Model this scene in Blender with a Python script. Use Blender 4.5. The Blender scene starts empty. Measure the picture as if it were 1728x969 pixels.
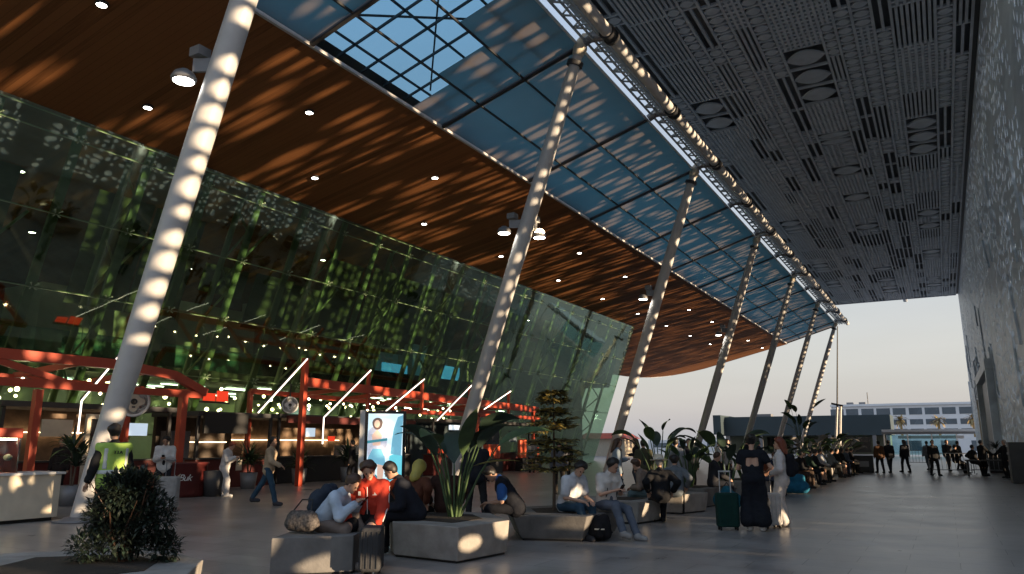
HOLE_THR = -.42
SUN_E = 2.0
SUN_A = 2.0
EXPO = 1.55
HAZE = .192
import bpy, bmesh, math, random
import numpy as np
from mathutils import Vector, Matrix, Euler
R = math.radians
rnd = random.Random(7)
sc = bpy.context.scene
COL = sc.collection

# ------------------------------------------------------------------ materials
M = {}
def mat(name, col, rough=0.6, metal=0.0, var=0.0, vscale=4.0, bump=0.0, bscale=30.0, spec=0.5, emit=None, estr=0.0, sheen=0.0, stretch=None):
    m = bpy.data.materials.new(name); m.use_nodes = True
    nt = m.node_tree; b = nt.nodes['Principled BSDF']
    b.inputs['Base Color'].default_value = (*col, 1); b.inputs['Roughness'].default_value = rough
    b.inputs['Metallic'].default_value = metal; b.inputs['Specular IOR Level'].default_value = spec
    if emit: b.inputs['Emission Color'].default_value = (*emit, 1); b.inputs['Emission Strength'].default_value = estr
    if var or bump:
        tc = nt.nodes.new('ShaderNodeTexCoord'); src = tc.outputs['Object']
        if stretch:
            mp = nt.nodes.new('ShaderNodeMapping'); mp.inputs['Scale'].default_value = stretch
            nt.links.new(src, mp.inputs['Vector']); src = mp.outputs['Vector']
    if var:
        n = nt.nodes.new('ShaderNodeTexNoise'); n.inputs['Scale'].default_value = vscale; n.inputs['Detail'].default_value = 6
        nt.links.new(src, n.inputs['Vector'])
        r = nt.nodes.new('ShaderNodeValToRGB')
        r.color_ramp.elements[0].position = .3; r.color_ramp.elements[1].position = .7
        r.color_ramp.elements[0].color = (*[c * (1 - var) for c in col], 1)
        r.color_ramp.elements[1].color = (*[min(1, c * (1 + var)) for c in col], 1)
        nt.links.new(n.outputs['Fac'], r.inputs['Fac']); nt.links.new(r.outputs['Color'], b.inputs['Base Color'])
        ma = nt.nodes.new('ShaderNodeMapRange'); ma.inputs['To Min'].default_value = max(.05, rough - .1); ma.inputs['To Max'].default_value = min(1, rough + .12)
        nt.links.new(n.outputs['Fac'], ma.inputs['Value']); nt.links.new(ma.outputs['Result'], b.inputs['Roughness'])
    if bump:
        n2 = nt.nodes.new('ShaderNodeTexNoise'); n2.inputs['Scale'].default_value = bscale; n2.inputs['Detail'].default_value = 5
        nt.links.new(src, n2.inputs['Vector'])
        bp = nt.nodes.new('ShaderNodeBump'); bp.inputs['Strength'].default_value = bump; bp.inputs['Distance'].default_value = .02
        nt.links.new(n2.outputs['Fac'], bp.inputs['Height']); nt.links.new(bp.outputs['Normal'], b.inputs['Normal'])
    M[name] = m
    return m

def fabric(col):
    k = 'cloth_%02x%02x%02x' % tuple(int(max(0, min(1, c)) * 255) for c in col)
    if k not in M: mat(k, col, .85, var=.18, vscale=7, bump=.35, bscale=18, spec=.2)
    return M[k]

# ------------------------------------------------------------------ mesh builder
class MB:
    def __init__(s): s.v = []; s.f = []; s.mi = []; s.sm = []
    def add(s, vs, fs, mi=0, smooth=False):
        o = len(s.v); s.v += [tuple(p) for p in vs]
        for f in fs: s.f.append(tuple(i + o for i in f)); s.mi.append(mi); s.sm.append(smooth)
    def box(s, c, d, rot=None, mi=0, taper=1.0):
        x, y, z = d[0] / 2, d[1] / 2, d[2] / 2
        vs = [Vector((a * x * (taper if k > 0 else 1), b * y * (taper if k > 0 else 1), k * z)) for k in (-1, 1) for a, b in ((-1, -1), (1, -1), (1, 1), (-1, 1))]
        if rot is not None:
            m = rot if isinstance(rot, Matrix) else Euler(rot).to_matrix()
            vs = [m @ v for v in vs]
        c = Vector(c)
        s.add([v + c for v in vs], [(3, 2, 1, 0), (4, 5, 6, 7), (0, 1, 5, 4), (1, 2, 6, 5), (2, 3, 7, 6), (3, 0, 4, 7)], mi)
    def rbox(s, c, d, r, rz=0, mi=0, n=4):
        # box with rounded vertical edges and a small top/bottom chamfer
        x, y, z = d[0] / 2, d[1] / 2, d[2] / 2; r = min(r, x * .98, y * .98); ch = min(r * .4, z * .4)
        ring = []
        for cx, cy, a0 in ((x - r, y - r, 0), (-x + r, y - r, 90), (-x + r, -y + r, 180), (x - r, -y + r, 270)):
            for k in range(n + 1):
                a = R(a0 + 90 * k / n); ring.append((cx + r * math.cos(a), cy + r * math.sin(a)))
        N = len(ring); vs = []; ca, sa = math.cos(rz), math.sin(rz)
        for zz, sh in ((-z, ch), (-z + ch, 0), (z - ch, 0), (z, ch)):
            for px, py in ring:
                f = 1 - sh / max(x, y); px2, py2 = px * f, py * f
                vs.append((c[0] + px2 * ca - py2 * sa, c[1] + px2 * sa + py2 * ca, c[2] + zz))
        fs = [tuple(range(N))[::-1], tuple(range(3 * N, 4 * N))]
        for l in range(3):
            for k in range(N): fs.append((l * N + k, l * N + (k + 1) % N, (l + 1) * N + (k + 1) % N, (l + 1) * N + k))
        s.add(vs, fs, mi)
    def beam(s, p, q, w, h, up=(0, 0, 1), mi=0):
        p, q = Vector(p), Vector(q); d = (q - p).normalized(); u = Vector(up)
        if abs(d.dot(u)) > .98: u = Vector((1, 0, 0))
        a = d.cross(u).normalized() * w / 2; b = a.cross(d).normalized() * h / 2
        vs = [e + i * a + j * b for e in (p, q) for i, j in ((-1, -1), (1, -1), (1, 1), (-1, 1))]
        s.add(vs, [(3, 2, 1, 0), (4, 5, 6, 7), (0, 1, 5, 4), (1, 2, 6, 5), (2, 3, 7, 6), (3, 0, 4, 7)], mi)
    def tube(s, pts, rad, n=10, mi=0, caps=True):
        pts = [Vector(p) for p in pts]; k = len(pts)
        rad = rad if isinstance(rad, (list, tuple)) else [rad] * k
        vs = []; prev = None
        for i, p in enumerate(pts):
            d = (pts[min(i + 1, k - 1)] - pts[max(i - 1, 0)]).normalized()
            if prev is None:
                a = d.cross(Vector((0, 0, 1)) if abs(d.z) < .9 else Vector((1, 0, 0))).normalized()
            else:
                a = (prev - d * prev.dot(d)).normalized()
            prev = a; b = d.cross(a)
            for j in range(n):
                t = 2 * math.pi * j / n; vs.append(p + (a * math.cos(t) + b * math.sin(t)) * rad[i])
        fs = [(i * n + j, i * n + (j + 1) % n, (i + 1) * n + (j + 1) % n, (i + 1) * n + j) for i in range(k - 1) for j in range(n)]
        s.add(vs, fs, mi, True)
        if caps: s.add(vs[:n], [tuple(range(n))[::-1]], mi); s.add(vs[-n:], [tuple(range(n))], mi)
    def lathe(s, c, prof, n=20, mi=0, smooth=True):
        vs = [(c[0] + r * math.cos(2 * math.pi * j / n), c[1] + r * math.sin(2 * math.pi * j / n), c[2] + z) for r, z in prof for j in range(n)]
        fs = [(i * n + j, i * n + (j + 1) % n, (i + 1) * n + (j + 1) % n, (i + 1) * n + j) for i in range(len(prof) - 1) for j in range(n)]
        fs += [tuple(range(n))[::-1], tuple(range((len(prof) - 1) * n, len(prof) * n))]
        s.add(vs, fs, mi, smooth)
    def prism(s, poly, z0, z1, mi=0, scale_top=1.0, c=None):
        n = len(poly)
        if c is None: c = (sum(p[0] for p in poly) / n, sum(p[1] for p in poly) / n)
        vs = [(p[0], p[1], z0) for p in poly] + [(c[0] + (p[0] - c[0]) * scale_top, c[1] + (p[1] - c[1]) * scale_top, z1) for p in poly]
        fs = [tuple(range(n))[::-1], tuple(range(n, 2 * n))] + [(i, (i + 1) % n, n + (i + 1) % n, n + i) for i in range(n)]
        s.add(vs, fs, mi)
    def ball(s, c, r, n=10, m=7, mi=0):
        r = r if isinstance(r, (tuple, list)) else (r, r, r); vs = []
        for i in range(m + 1):
            t = math.pi * i / m
            for j in range(n):
                a = 2 * math.pi * j / n; vs.append((c[0] + r[0] * math.sin(t) * math.cos(a), c[1] + r[1] * math.sin(t) * math.sin(a), c[2] + r[2] * math.cos(t)))
        s.add(vs, [(i * n + j, (i + 1) * n + j, (i + 1) * n + (j + 1) % n, i * n + (j + 1) % n) for i in range(m) for j in range(n)], mi, True)
    def build(s, name, mats, parent=None, off=None, bevel=0):
        me = bpy.data.meshes.new(name)
        if off is not None: v = [(a - off[0], b - off[1], c - off[2]) for a, b, c in s.v]
        else: v = s.v
        me.from_pydata(v, [], s.f)
        for m in (mats if isinstance(mats, (list, tuple)) else [mats]): me.materials.append(M[m] if isinstance(m, str) else m)
        me.polygons.foreach_set('material_index', s.mi); me.polygons.foreach_set('use_smooth', s.sm); me.update()
        o = bpy.data.objects.new(name, me); COL.objects.link(o)
        if parent is not None: o.parent = parent
        if bevel:
            b = o.modifiers.new('bevel', 'BEVEL'); b.width = bevel; b.segments = 2; b.limit_method = 'ANGLE'; b.angle_limit = R(40)
        return o

def thing(name, label, cat, loc=(0, 0, 0), rz=0, group=None):
    o = bpy.data.objects.new(name, None); COL.objects.link(o); o.empty_display_size = .2
    o.location = loc; o.rotation_euler = (0, 0, rz); o['label'] = label; o['category'] = cat; o['kind'] = 'thing'
    if group: o['group'] = group
    return o
def tag(o, label=None, cat=None, group=None, kind=None):
    if label: o['label'] = label
    if cat: o['category'] = cat
    if group: o['group'] = group
    if kind: o['kind'] = kind
    return o
def copy_tree(o, parent=None):
    c = o.copy(); COL.objects.link(c)
    if parent is not None: c.parent = parent
    for ch in [x for x in o.children]: copy_tree(ch, c)
    return c
def text_mesh(name, body, size, material, parent, M4, extrude=.004, shear=0):
    cu = bpy.data.curves.new(name, 'FONT'); cu.body = body; cu.size = size; cu.extrude = extrude; cu.align_x = 'CENTER'; cu.align_y = 'CENTER'; cu.shear = shear
    t = bpy.data.objects.new(name, cu); COL.objects.link(t)
    dg = bpy.context.evaluated_depsgraph_get(); me = bpy.data.meshes.new_from_object(t.evaluated_get(dg))
    bpy.data.objects.remove(t); bpy.data.curves.remove(cu)
    me.materials.clear(); me.materials.append(M[material]); me.name = name
    o = bpy.data.objects.new(name, me); COL.objects.link(o); o.parent = parent; o.matrix_local = M4
    return o

# ------------------------------------------------------------------ implicit bodies (people, bags)
def cap(a, b, ra, rb=None): return ('c', np.array(a, float), np.array(b, float), ra, ra if rb is None else rb)
def ell(c, r, rot=None): return ('e', np.array(c, float), np.array(r, float), None if rot is None else np.array(rot))
def sd(pr, P, off):
    if pr[0] == 'c':
        _, a, b, ra, rb = pr; ab = b - a; t = np.clip(((P - a) @ ab) / max(1e-9, ab @ ab), 0, 1)
        return np.linalg.norm(P - a - t[..., None] * ab, axis=-1) - (ra + t * (rb - ra)) - off
    _, c, r, rot = pr; q = P - c
    if rot is not None: q = q @ rot
    r = r + off; k = np.linalg.norm(q / r, axis=-1); g = np.linalg.norm(q / (r * r), axis=-1)
    return k * (k - 1) / np.maximum(g, 1e-9)
def field(prims, P, off=0.0, k=.03):
    d = None
    for p in prims:
        e = sd(p, P, off)
        if d is None: d = e
        else:
            h = np.clip(.5 + .5 * (d - e) / k, 0, 1); d = d * (1 - h) + e * h - k * h * (1 - h)
    return d
def nets(prims, h, off=0.0, k=.03, cut=None):
    lo = np.full(3, 1e9); hi = -lo
    for p in prims:
        if p[0] == 'c': lo = np.minimum(lo, np.minimum(p[1] - p[3], p[2] - p[4])); hi = np.maximum(hi, np.maximum(p[1] + p[3], p[2] + p[4]))
        else: lo = np.minimum(lo, p[1] - p[2].max()); hi = np.maximum(hi, p[1] + p[2].max())
    lo -= off + 2.5 * h; hi += off + 2.5 * h; n = np.ceil((hi - lo) / h).astype(int) + 1
    g = np.stack(np.meshgrid(*[lo[i] + h * np.arange(n[i]) for i in range(3)], indexing='ij'), -1)
    F = field(prims, g, off, k)
    if cut is not None: F = np.maximum(F, cut(g))
    S = F < 0; nx, ny, nz = n - 1
    acc = np.zeros((nx, ny, nz, 3)); cnt = np.zeros((nx, ny, nz))
    cs = [(a, b, c) for a in (0, 1) for b in (0, 1) for c in (0, 1)]
    def sl(A, c): return A[c[0]:c[0] + nx, c[1]:c[1] + ny, c[2]:c[2] + nz]
    for i, c0 in enumerate(cs):
        for c1 in cs[i + 1:]:
            if sum(abs(x - y) for x, y in zip(c0, c1)) != 1: continue
            f0, f1 = sl(F, c0), sl(F, c1); m = sl(S, c0) != sl(S, c1)
            t = np.where(m, f0 / np.where(m, f0 - f1, 1), 0)
            a0, a1 = np.array(c0, float), np.array(c1, float)
            acc += np.where(m[..., None], a0 + t[..., None] * (a1 - a0), 0); cnt += m
    act = cnt > 0; idx = -np.ones((nx, ny, nz), int); idx[act] = np.arange(act.sum())
    ijk = np.argwhere(act); V = lo + h * (ijk + acc[act] / cnt[act][:, None])
    faces = []
    for ax in range(3):
        o1, o2 = [(1, 2), (2, 0), (0, 1)][ax]
        A = np.moveaxis(S, (ax, o1, o2), (0, 1, 2)); I = np.moveaxis(idx, (ax, o1, o2), (0, 1, 2))
        a, b = A[:-1, 1:-1, 1:-1], A[1:, 1:-1, 1:-1]
        q = np.stack([I[:, :-1, :-1], I[:, 1:, :-1], I[:, 1:, 1:], I[:, :-1, 1:]], -1)
        faces.append(q[a & ~b]); faces.append(q[~a & b][:, ::-1])
    Fc = np.concatenate(faces)
    return V, Fc
def net_mesh(name, prims, h, material, parent, off=0.0, k=.03, cut=None, extra=None):
    V, Fc = nets(prims, h, off, k, cut)
    if name in ('top', 'trousers', 'skirt', 'shorts', 'gilet', 'vest', 'halter_top', 'bag_body', 'scarf_cloth') and h < .03:   # cloth folds
        from mathutils import noise as mn
        sd_ = (parent.location.x * 3.1 + parent.location.y) if parent is not None else 0
        V = V + np.array([list(mn.noise_vector((p[0] * 7 + sd_, p[1] * 7, p[2] * 11)) * .009 + mn.noise_vector((p[0] * 17, p[1] * 17 + sd_, p[2] * 26)) * .006) for p in V])
    vs = V.tolist(); fs = Fc.tolist()
    if extra:
        o = len(vs); vs += [list(p) for p in extra.v]; fs += [[i + o for i in f] for f in extra.f]
    me = bpy.data.meshes.new(name); me.from_pydata(vs, [], fs); me.materials.append(M[material] if isinstance(material, str) else material)
    me.polygons.foreach_set('use_smooth', [True] * len(me.polygons)); me.update()
    o = bpy.data.objects.new(name, me); COL.objects.link(o)
    if parent is not None: o.parent = parent
    return o
# ------------------------------------------------------------------ base materials
mat('white_steel', (.54, .525, .51), .45, var=.06, vscale=3)
mat('dark_steel', (.03, .03, .033), .5, var=.2)
mat('grey_steel', (.22, .22, .23), .45, metal=.3, var=.1)
mat('green_steel', (.36, .48, .30), .4, var=.15, vscale=2)
mat('truss_steel', (.45, .5, .52), .4, var=.1)
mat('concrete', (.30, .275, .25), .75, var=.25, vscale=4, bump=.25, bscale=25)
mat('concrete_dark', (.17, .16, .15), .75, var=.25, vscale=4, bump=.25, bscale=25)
mat('lattice', (.50, .545, .60), .6, var=.12, vscale=1.5)
mat('lattice_back', (.17, .18, .195), .9)
mat('red_paint', (.44, .065, .03), .42, var=.12, vscale=2)
mat('dark_red', (.10, .014, .012), .5, var=.15)
mat('orange_panel', (.62, .10, .04), .5, var=.08)
mat('black', (.012, .012, .013), .5, var=.2)
mat('black_gloss', (.008, .008, .009), .12)
mat('dark_grey', (.05, .05, .052), .6, var=.2)
mat('white_paint', (.72, .71, .69), .5, var=.05)
mat('cream', (.62, .55, .43), .6, var=.08)
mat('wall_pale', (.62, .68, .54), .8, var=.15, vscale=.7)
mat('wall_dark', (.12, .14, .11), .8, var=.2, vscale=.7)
mat('lamp_white', (.9, .9, .9), .5, emit=(1, .95, .86), estr=9)
mat('lamp_warm', (.9, .9, .9), .5, emit=(1, .74, .44), estr=11)
mat('tube_light', (.9, .9, .9), .5, emit=(1, .84, .70), estr=1.3)
mat('dash_light', (.9, .9, .9), .5, emit=(.95, 1, .9), estr=6)
mat('sign_red', (.5, .03, .01), .5, emit=(1, .06, .02), estr=.28)
mat('screen_blue', (.05, .2, .4), .3, emit=(.06, .3, .6), estr=.5)
mat('screen_pale', (.5, .6, .7), .3, emit=(.55, .68, .8), estr=.3)
mat('soil', (.035, .025, .018), .95, var=.4, bump=.6)
mat('leaf_dark', (.022, .042, .026), .6, var=.35, vscale=5)
mat('leaf_mid', (.05, .09, .03), .6, var=.35, vscale=5)
mat('leaf_sunlit', (.46, .36, .10), .6, var=.35, vscale=5)  # sun on the conifer is put into this bright gold colour
mat('leaf_yellow', (.42, .36, .08), .5, var=.2, vscale=5)
mat('bush_leaf', (.014, .022, .014), .55, var=.4, vscale=6)
mat('bark', (.12, .085, .06), .85, var=.3, bump=.5)
mat('palm_gold', (.30, .22, .10), .7, var=.3)
mat('skin_light', (.50, .29, .20), .5, var=.08)
mat('skin_tan', (.40, .22, .14), .5, var=.08)
mat('hair_black', (.012, .009, .008), .5, var=.3, vscale=20)
mat('hair_brown', (.06, .03, .018), .5, var=.3, vscale=20)
mat('hair_red', (.16, .035, .015), .5, var=.3, vscale=20)
mat('hair_blond', (.42, .33, .09), .5, var=.2, vscale=20)
mat('hair_grey', (.3, .28, .26), .6, var=.2, vscale=20)
mat('eye_dark', (.02, .015, .012), .25)
mat('lip', (.25, .08, .06), .5)
mat('teal_wall', (.035, .055, .065), .6, var=.12, vscale=.3)
mat('hotel_white', (.74, .76, .79), .7, var=.05, vscale=.3)
mat('hotel_glass', (.10, .13, .16), .25, var=.2, vscale=.2)

def node_mat(name):
    m = bpy.data.materials.new(name); m.use_nodes = True; nt = m.node_tree; M[name] = m
    return m, nt, nt.nodes['Principled BSDF'], nt.nodes.new, nt.links.new

# plaza paving: large grey slabs with thin joints, slightly polished
m, nt, b, N, L = node_mat('paving')
tc = N('ShaderNodeTexCoord'); mp = N('ShaderNodeMapping'); mp.inputs['Rotation'].default_value = (0, 0, 0)
L(tc.outputs['Object'], mp.inputs['Vector'])
br = N('ShaderNodeTexBrick'); br.inputs['Scale'].default_value = 1.0; br.inputs['Brick Width'].default_value = 1.2; br.inputs['Row Height'].default_value = .6
br.inputs['Mortar Size'].default_value = .006; br.inputs['Color1'].default_value = (.38, .35, .33, 1); br.inputs['Color2'].default_value = (.32, .30, .285, 1); br.inputs['Mortar'].default_value = (.12, .11, .105, 1)
L(mp.outputs['Vector'], br.inputs['Vector'])
ns = N('ShaderNodeTexNoise'); ns.inputs['Scale'].default_value = .9; ns.inputs['Detail'].default_value = 10; ns.inputs['Roughness'].default_value = .65; L(tc.outputs['Object'], ns.inputs['Vector'])
mr = N('ShaderNodeMapRange'); mr.inputs['From Min'].default_value = .3; mr.inputs['From Max'].default_value = .7; mr.inputs['To Min'].default_value = .58; mr.inputs['To Max'].default_value = 1.22; L(ns.outputs['Fac'], mr.inputs['Value'])
mx = N('ShaderNodeMix'); mx.data_type = 'RGBA'; mx.blend_type = 'MULTIPLY'; mx.inputs['Factor'].default_value = 1
L(br.outputs['Color'], mx.inputs[6]); L(mr.outputs['Result'], mx.inputs[7]); L(mx.outputs[2], b.inputs['Base Color'])
mr2 = N('ShaderNodeMapRange'); mr2.inputs['To Min'].default_value = .20; mr2.inputs['To Max'].default_value = .42; L(ns.outputs['Fac'], mr2.inputs['Value']); L(mr2.outputs['Result'], b.inputs['Roughness'])

# timber soffit: boards running across the roof, warm brown
m, nt, b, N, L = node_mat('timber')
tc = N('ShaderNodeTexCoord'); sp = N('ShaderNodeSeparateXYZ'); L(tc.outputs['Object'], sp.inputs['Vector'])
mm = N('ShaderNodeMath'); mm.operation = 'DIVIDE'; mm.inputs[1].default_value = .24; L(sp.outputs['Y'], mm.inputs[0])
fl = N('ShaderNodeMath'); fl.operation = 'FLOOR'; L(mm.outputs[0], fl.inputs[0])
fr = N('ShaderNodeMath'); fr.operation = 'FRACT'; L(mm.outputs[0], fr.inputs[0])
wn = N('ShaderNodeTexWhiteNoise'); wn.noise_dimensions = '1D'; L(fl.outputs[0], wn.inputs['W'])
ms = N('ShaderNodeMapping'); ms.inputs['Scale'].default_value = (.5, 14, 1); L(tc.outputs['Object'], ms.inputs['Vector'])
gn = N('ShaderNodeTexNoise'); gn.inputs['Scale'].default_value = 1.5; gn.inputs['Detail'].default_value = 6; L(ms.outputs['Vector'], gn.inputs['Vector'])
ad = N('ShaderNodeMath'); ad.operation = 'ADD'; L(wn.outputs['Value'], ad.inputs[0]); L(gn.outputs['Fac'], ad.inputs[1])
rp = N('ShaderNodeValToRGB'); e = rp.color_ramp.elements; e[0].position = .3; e[0].color = (.15, .058, .022, 1); e[1].position = 1.5 / 1.6; e[1].color = (.29, .118, .044, 1)
L(ad.outputs[0], rp.inputs['Fac'])
gt = N('ShaderNodeMath'); gt.operation = 'GREATER_THAN'; gt.inputs[1].default_value = .035; L(fr.outputs[0], gt.inputs[0])
gm = N('ShaderNodeMapRange'); gm.inputs['To Min'].default_value = .45; L(gt.outputs[0], gm.inputs['Value'])
mx = N('ShaderNodeMix'); mx.data_type = 'RGBA'; mx.blend_type = 'MULTIPLY'; mx.inputs['Factor'].default_value = 1
L(rp.outputs['Color'], mx.inputs[6]); L(gm.outputs['Result'], mx.inputs[7]); L(mx.outputs[2], b.inputs['Base Color'])
b.inputs['Roughness'].default_value = .6; b.inputs['Specular IOR Level'].default_value = .12
bp = N('ShaderNodeBump'); bp.inputs['Strength'].default_value = .6; bp.inputs['Distance'].default_value = .02; L(gt.outputs[0], bp.inputs['Height']); L(bp.outputs['Normal'], b.inputs['Normal'])

# blue canopy membrane: diffuse underside that lets some daylight through
m, nt, b, N, L = node_mat('blue_panel')
nt.nodes.remove(b); out = nt.nodes['Material Output']
tc = N('ShaderNodeTexCoord'); ns = N('ShaderNodeTexNoise'); ns.inputs['Scale'].default_value = .45; ns.inputs['Detail'].default_value = 5; L(tc.outputs['Object'], ns.inputs['Vector'])
rp = N('ShaderNodeValToRGB'); e = rp.color_ramp.elements; e[0].position = .35; e[0].color = (.035, .155, .195, 1); e[1].position = .7; e[1].color = (.055, .195, .24, 1); L(ns.outputs['Fac'], rp.inputs['Fac'])
df = N('ShaderNodeBsdfDiffuse'); tr = N('ShaderNodeBsdfTranslucent'); gl = N('ShaderNodeBsdfGlossy'); gl.inputs['Roughness'].default_value = .25; gl.inputs['Color'].default_value = (.6, .8, .9, 1)
df.inputs['Color'].default_value = (.38, .30, .26, 1); L(rp.outputs['Color'], tr.inputs['Color'])
m1 = N('ShaderNodeMixShader'); m1.inputs['Fac'].default_value = .55; L(df.outputs[0], m1.inputs[1]); L(tr.outputs[0], m1.inputs[2])
m2 = N('ShaderNodeMixShader'); m2.inputs['Fac'].default_value = .06; L(m1.outputs[0], m2.inputs[1]); L(gl.outputs[0], m2.inputs[2]); L(m2.outputs[0], out.inputs['Surface'])

def glass(name, tint, refl, base=.06, ior=1.5):
    m, nt, b, N, L = node_mat(name); nt.nodes.remove(b); out = nt.nodes['Material Output']
    t = N('ShaderNodeBsdfTransparent'); t.inputs['Color'].default_value = (*tint, 1)
    g = N('ShaderNodeBsdfGlossy'); g.inputs['Roughness'].default_value = .03; g.inputs['Color'].default_value = (*refl, 1)
    f = N('ShaderNodeFresnel'); f.inputs['IOR'].default_value = ior
    a = N('ShaderNodeMath'); a.operation = 'ADD'; a.use_clamp = True; a.inputs[1].default_value = base; L(f.outputs[0], a.inputs[0])
    tc = N('ShaderNodeTexCoord'); ns = N('ShaderNodeTexNoise'); ns.inputs['Scale'].default_value = .6; L(tc.outputs['Object'], ns.inputs['Vector'])
    bp = N('ShaderNodeBump'); bp.inputs['Strength'].default_value = .12; bp.inputs['Distance'].default_value = .05; L(ns.outputs['Fac'], bp.inputs['Height']); L(bp.outputs['Normal'], g.inputs['Normal'])
    x = N('ShaderNodeMixShader'); L(a.outputs[0], x.inputs['Fac']); L(t.outputs[0], x.inputs[1]); L(g.outputs[0], x.inputs[2]); L(x.outputs[0], out.inputs['Surface'])
glass('facade_glass', (.50, .66, .44), (.62, .78, .62), .28)
glass('clear_glass', (.68, .86, .88), (.8, .9, .9), .03)
glass('roof_glass', (.36, .62, .76), (.5, .7, .8), .05)

# perforated screen wall: weathered relief metal
m, nt, b, N, L = node_mat('screen_wall')
tc = N('ShaderNodeTexCoord'); mp = N('ShaderNodeMapping'); mp.inputs['Scale'].default_value = (1, .35, 1); L(tc.outputs['Object'], mp.inputs['Vector'])
n1 = N('ShaderNodeTexNoise'); n1.inputs['Scale'].default_value = .8; n1.inputs['Detail'].default_value = 8; L(mp.outputs['Vector'], n1.inputs['Vector'])
rp = N('ShaderNodeValToRGB'); e = rp.color_ramp.elements; e[0].position = .35; e[0].color = (.46, .53, .60, 1); e[1].position = .68; e[1].color = (.70, .80, .88, 1); L(n1.outputs['Fac'], rp.inputs['Fac']); L(rp.outputs['Color'], b.inputs['Base Color'])
b.inputs['Roughness'].default_value = .42; b.inputs['Metallic'].default_value = 0
vo = N('ShaderNodeTexVoronoi'); vo.feature = 'DISTANCE_TO_EDGE'; vo.inputs['Scale'].default_value = .55; L(mp.outputs['Vector'], vo.inputs['Vector'])
n2 = N('ShaderNodeTexNoise'); n2.inputs['Scale'].default_value = 3; n2.inputs['Detail'].default_value = 6; L(mp.outputs['Vector'], n2.inputs['Vector'])
mn = N('ShaderNodeMath'); mn.operation = 'MINIMUM'; mn.inputs[1].default_value = .12; L(vo.outputs['Distance'], mn.inputs[0])
m5 = N('ShaderNodeMath'); m5.operation = 'MULTIPLY_ADD'; m5.inputs[1].default_value = .12; L(n2.outputs['Fac'], m5.inputs[0]); L(mn.outputs[0], m5.inputs[2])
bp = N('ShaderNodeBump'); bp.inputs['Strength'].default_value = .7; bp.inputs['Distance'].default_value = .35; L(m5.outputs[0], bp.inputs['Height']); L(bp.outputs['Normal'], b.inputs['Normal'])

# ------------------------------------------------------------------ ground
g = MB(); g.add([(-1500, -600, 0), (1500, -600, 0), (1500, 2500, 0), (-1500, 2500, 0)], [(0, 1, 2, 3)])
tag(g.build('ground', 'paving'), kind='structure')

# ------------------------------------------------------------------ canopy roof
YA, YB = 0.0, 97.5
def zb(x): return 15.6 + .3 * (x + 10.1)          # glazed blue part
XW = -16.1; ZW = zb(XW)
def zw(x): return ZW + .2 * (x - XW)              # timber part
canopy = thing('sloped_canopy', 'sweeping sloped canopy with timber soffit and blue glazed outer strip', 'canopy', (-16, 40, 13.8))
CO = (-16, 40, 13.8)
w = MB()
xs = [XW, -20, -24.1, -27.5, -29.2, -30.6, -31.8, -32.8, -33.7, -34.3, -34.7, -35.0, -35.3, -42]
EX = [-42, -35.31, -35.3, -35.0, -34.7, -34.3, -33.7, -32.8, -31.8, -30.6, -29.2, -27.5, -24.1, -20, XW, -10]
EY = [66, 66, 86, 91.0, 93.4, 95.4, 97.3, 98.9, 100.0, 100.7, 101.1, 101.3, 100.4, 99.3, 98.3, 97.5]
def yend(x): return float(np.interp(x, EX, EY))
for a, c in zip(xs, xs[1:]):
    n = 14
    # far edge is gently curved in plan
    def row(x, dz): return [(x, YA, zw(x) + dz), (x, yend(x), zw(x) + dz)]
    p, q = row(a, 0), row(c, 0)
    if c < -36: p[1] = (p[1][0], 66, p[1][2])
    w.add([p[0], p[1], q[1], q[0]], [(0, 1, 2, 3)])
w.build('timber_soffit', 'timber', canopy, CO)
t = MB()
for a, c in zip(xs, xs[1:]):
    t.add([(a, YA, zw(a) + .5), (a, yend(a) if c > -36 else 66, zw(a) + .5), (c, yend(c), zw(c) + .5), (c, YA, zw(c) + .5)], [(3, 2, 1, 0)])
    if c > -36: t.add([(a, yend(a), zw(a) - .02), (a, yend(a), zw(a) + .5), (c, yend(c), zw(c) + .5), (c, yend(c), zw(c) - .02)], [(0, 1, 2, 3)])
t.build('roof_deck', 'grey_steel', canopy, CO)
YS = [22.6 + 7.17 * k for k in range(-6, 12)]; YS = [y for y in YS if YA < y < YB - 1]
xe = -10.1; xm = [XW + .12, -14.3, -12.35, xe]
edges = [YA] + YS + [YB]
for y0, y1 in zip(edges, edges[1:]):
    pn = MB(); bay = abs(y0 - (22.6 - 7.17)) < .2
    for k, (a, c) in enumerate(zip(xm, xm[1:])):
        cut = [y0 + .1, y1 - .1]
        if bay and k >= 0: cut = [y0 + .1, y0 + (5.2, 4.4, 2.8)[k], y1 - .1]
        for j, (u, v) in enumerate(zip(cut, cut[1:])):
            pn.add([(a, u, zb(a)), (a, v, zb(a)), (c, v, zb(c)), (c, u, zb(c))], [(0, 1, 2, 3)], 1 if bay and len(cut) == 3 and j == 0 else 0)
    pn.build('canopy_panel', ['blue_panel', 'roof_glass'], canopy, CO)
def slope_beam(y, x0, x1, wd, h, dz):
    b_ = MB(); b_.beam((x0, y, zb(x0) + dz), (x1, y, zb(x1) + dz), wd, h); return b_
for y in YS + [YA + .1, YB - .1]:
    slope_beam(y, XW + .05, xe, .15, .30, .06).build('rafter', 'dark_steel', canopy, CO)
for x in (-14.3, -12.35):
    b_ = MB(); b_.beam((x, YA, zb(x) - .03), (x, YB, zb(x) - .02), .055, .08); b_.build('purlin', 'dark_steel', canopy, CO)
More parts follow.
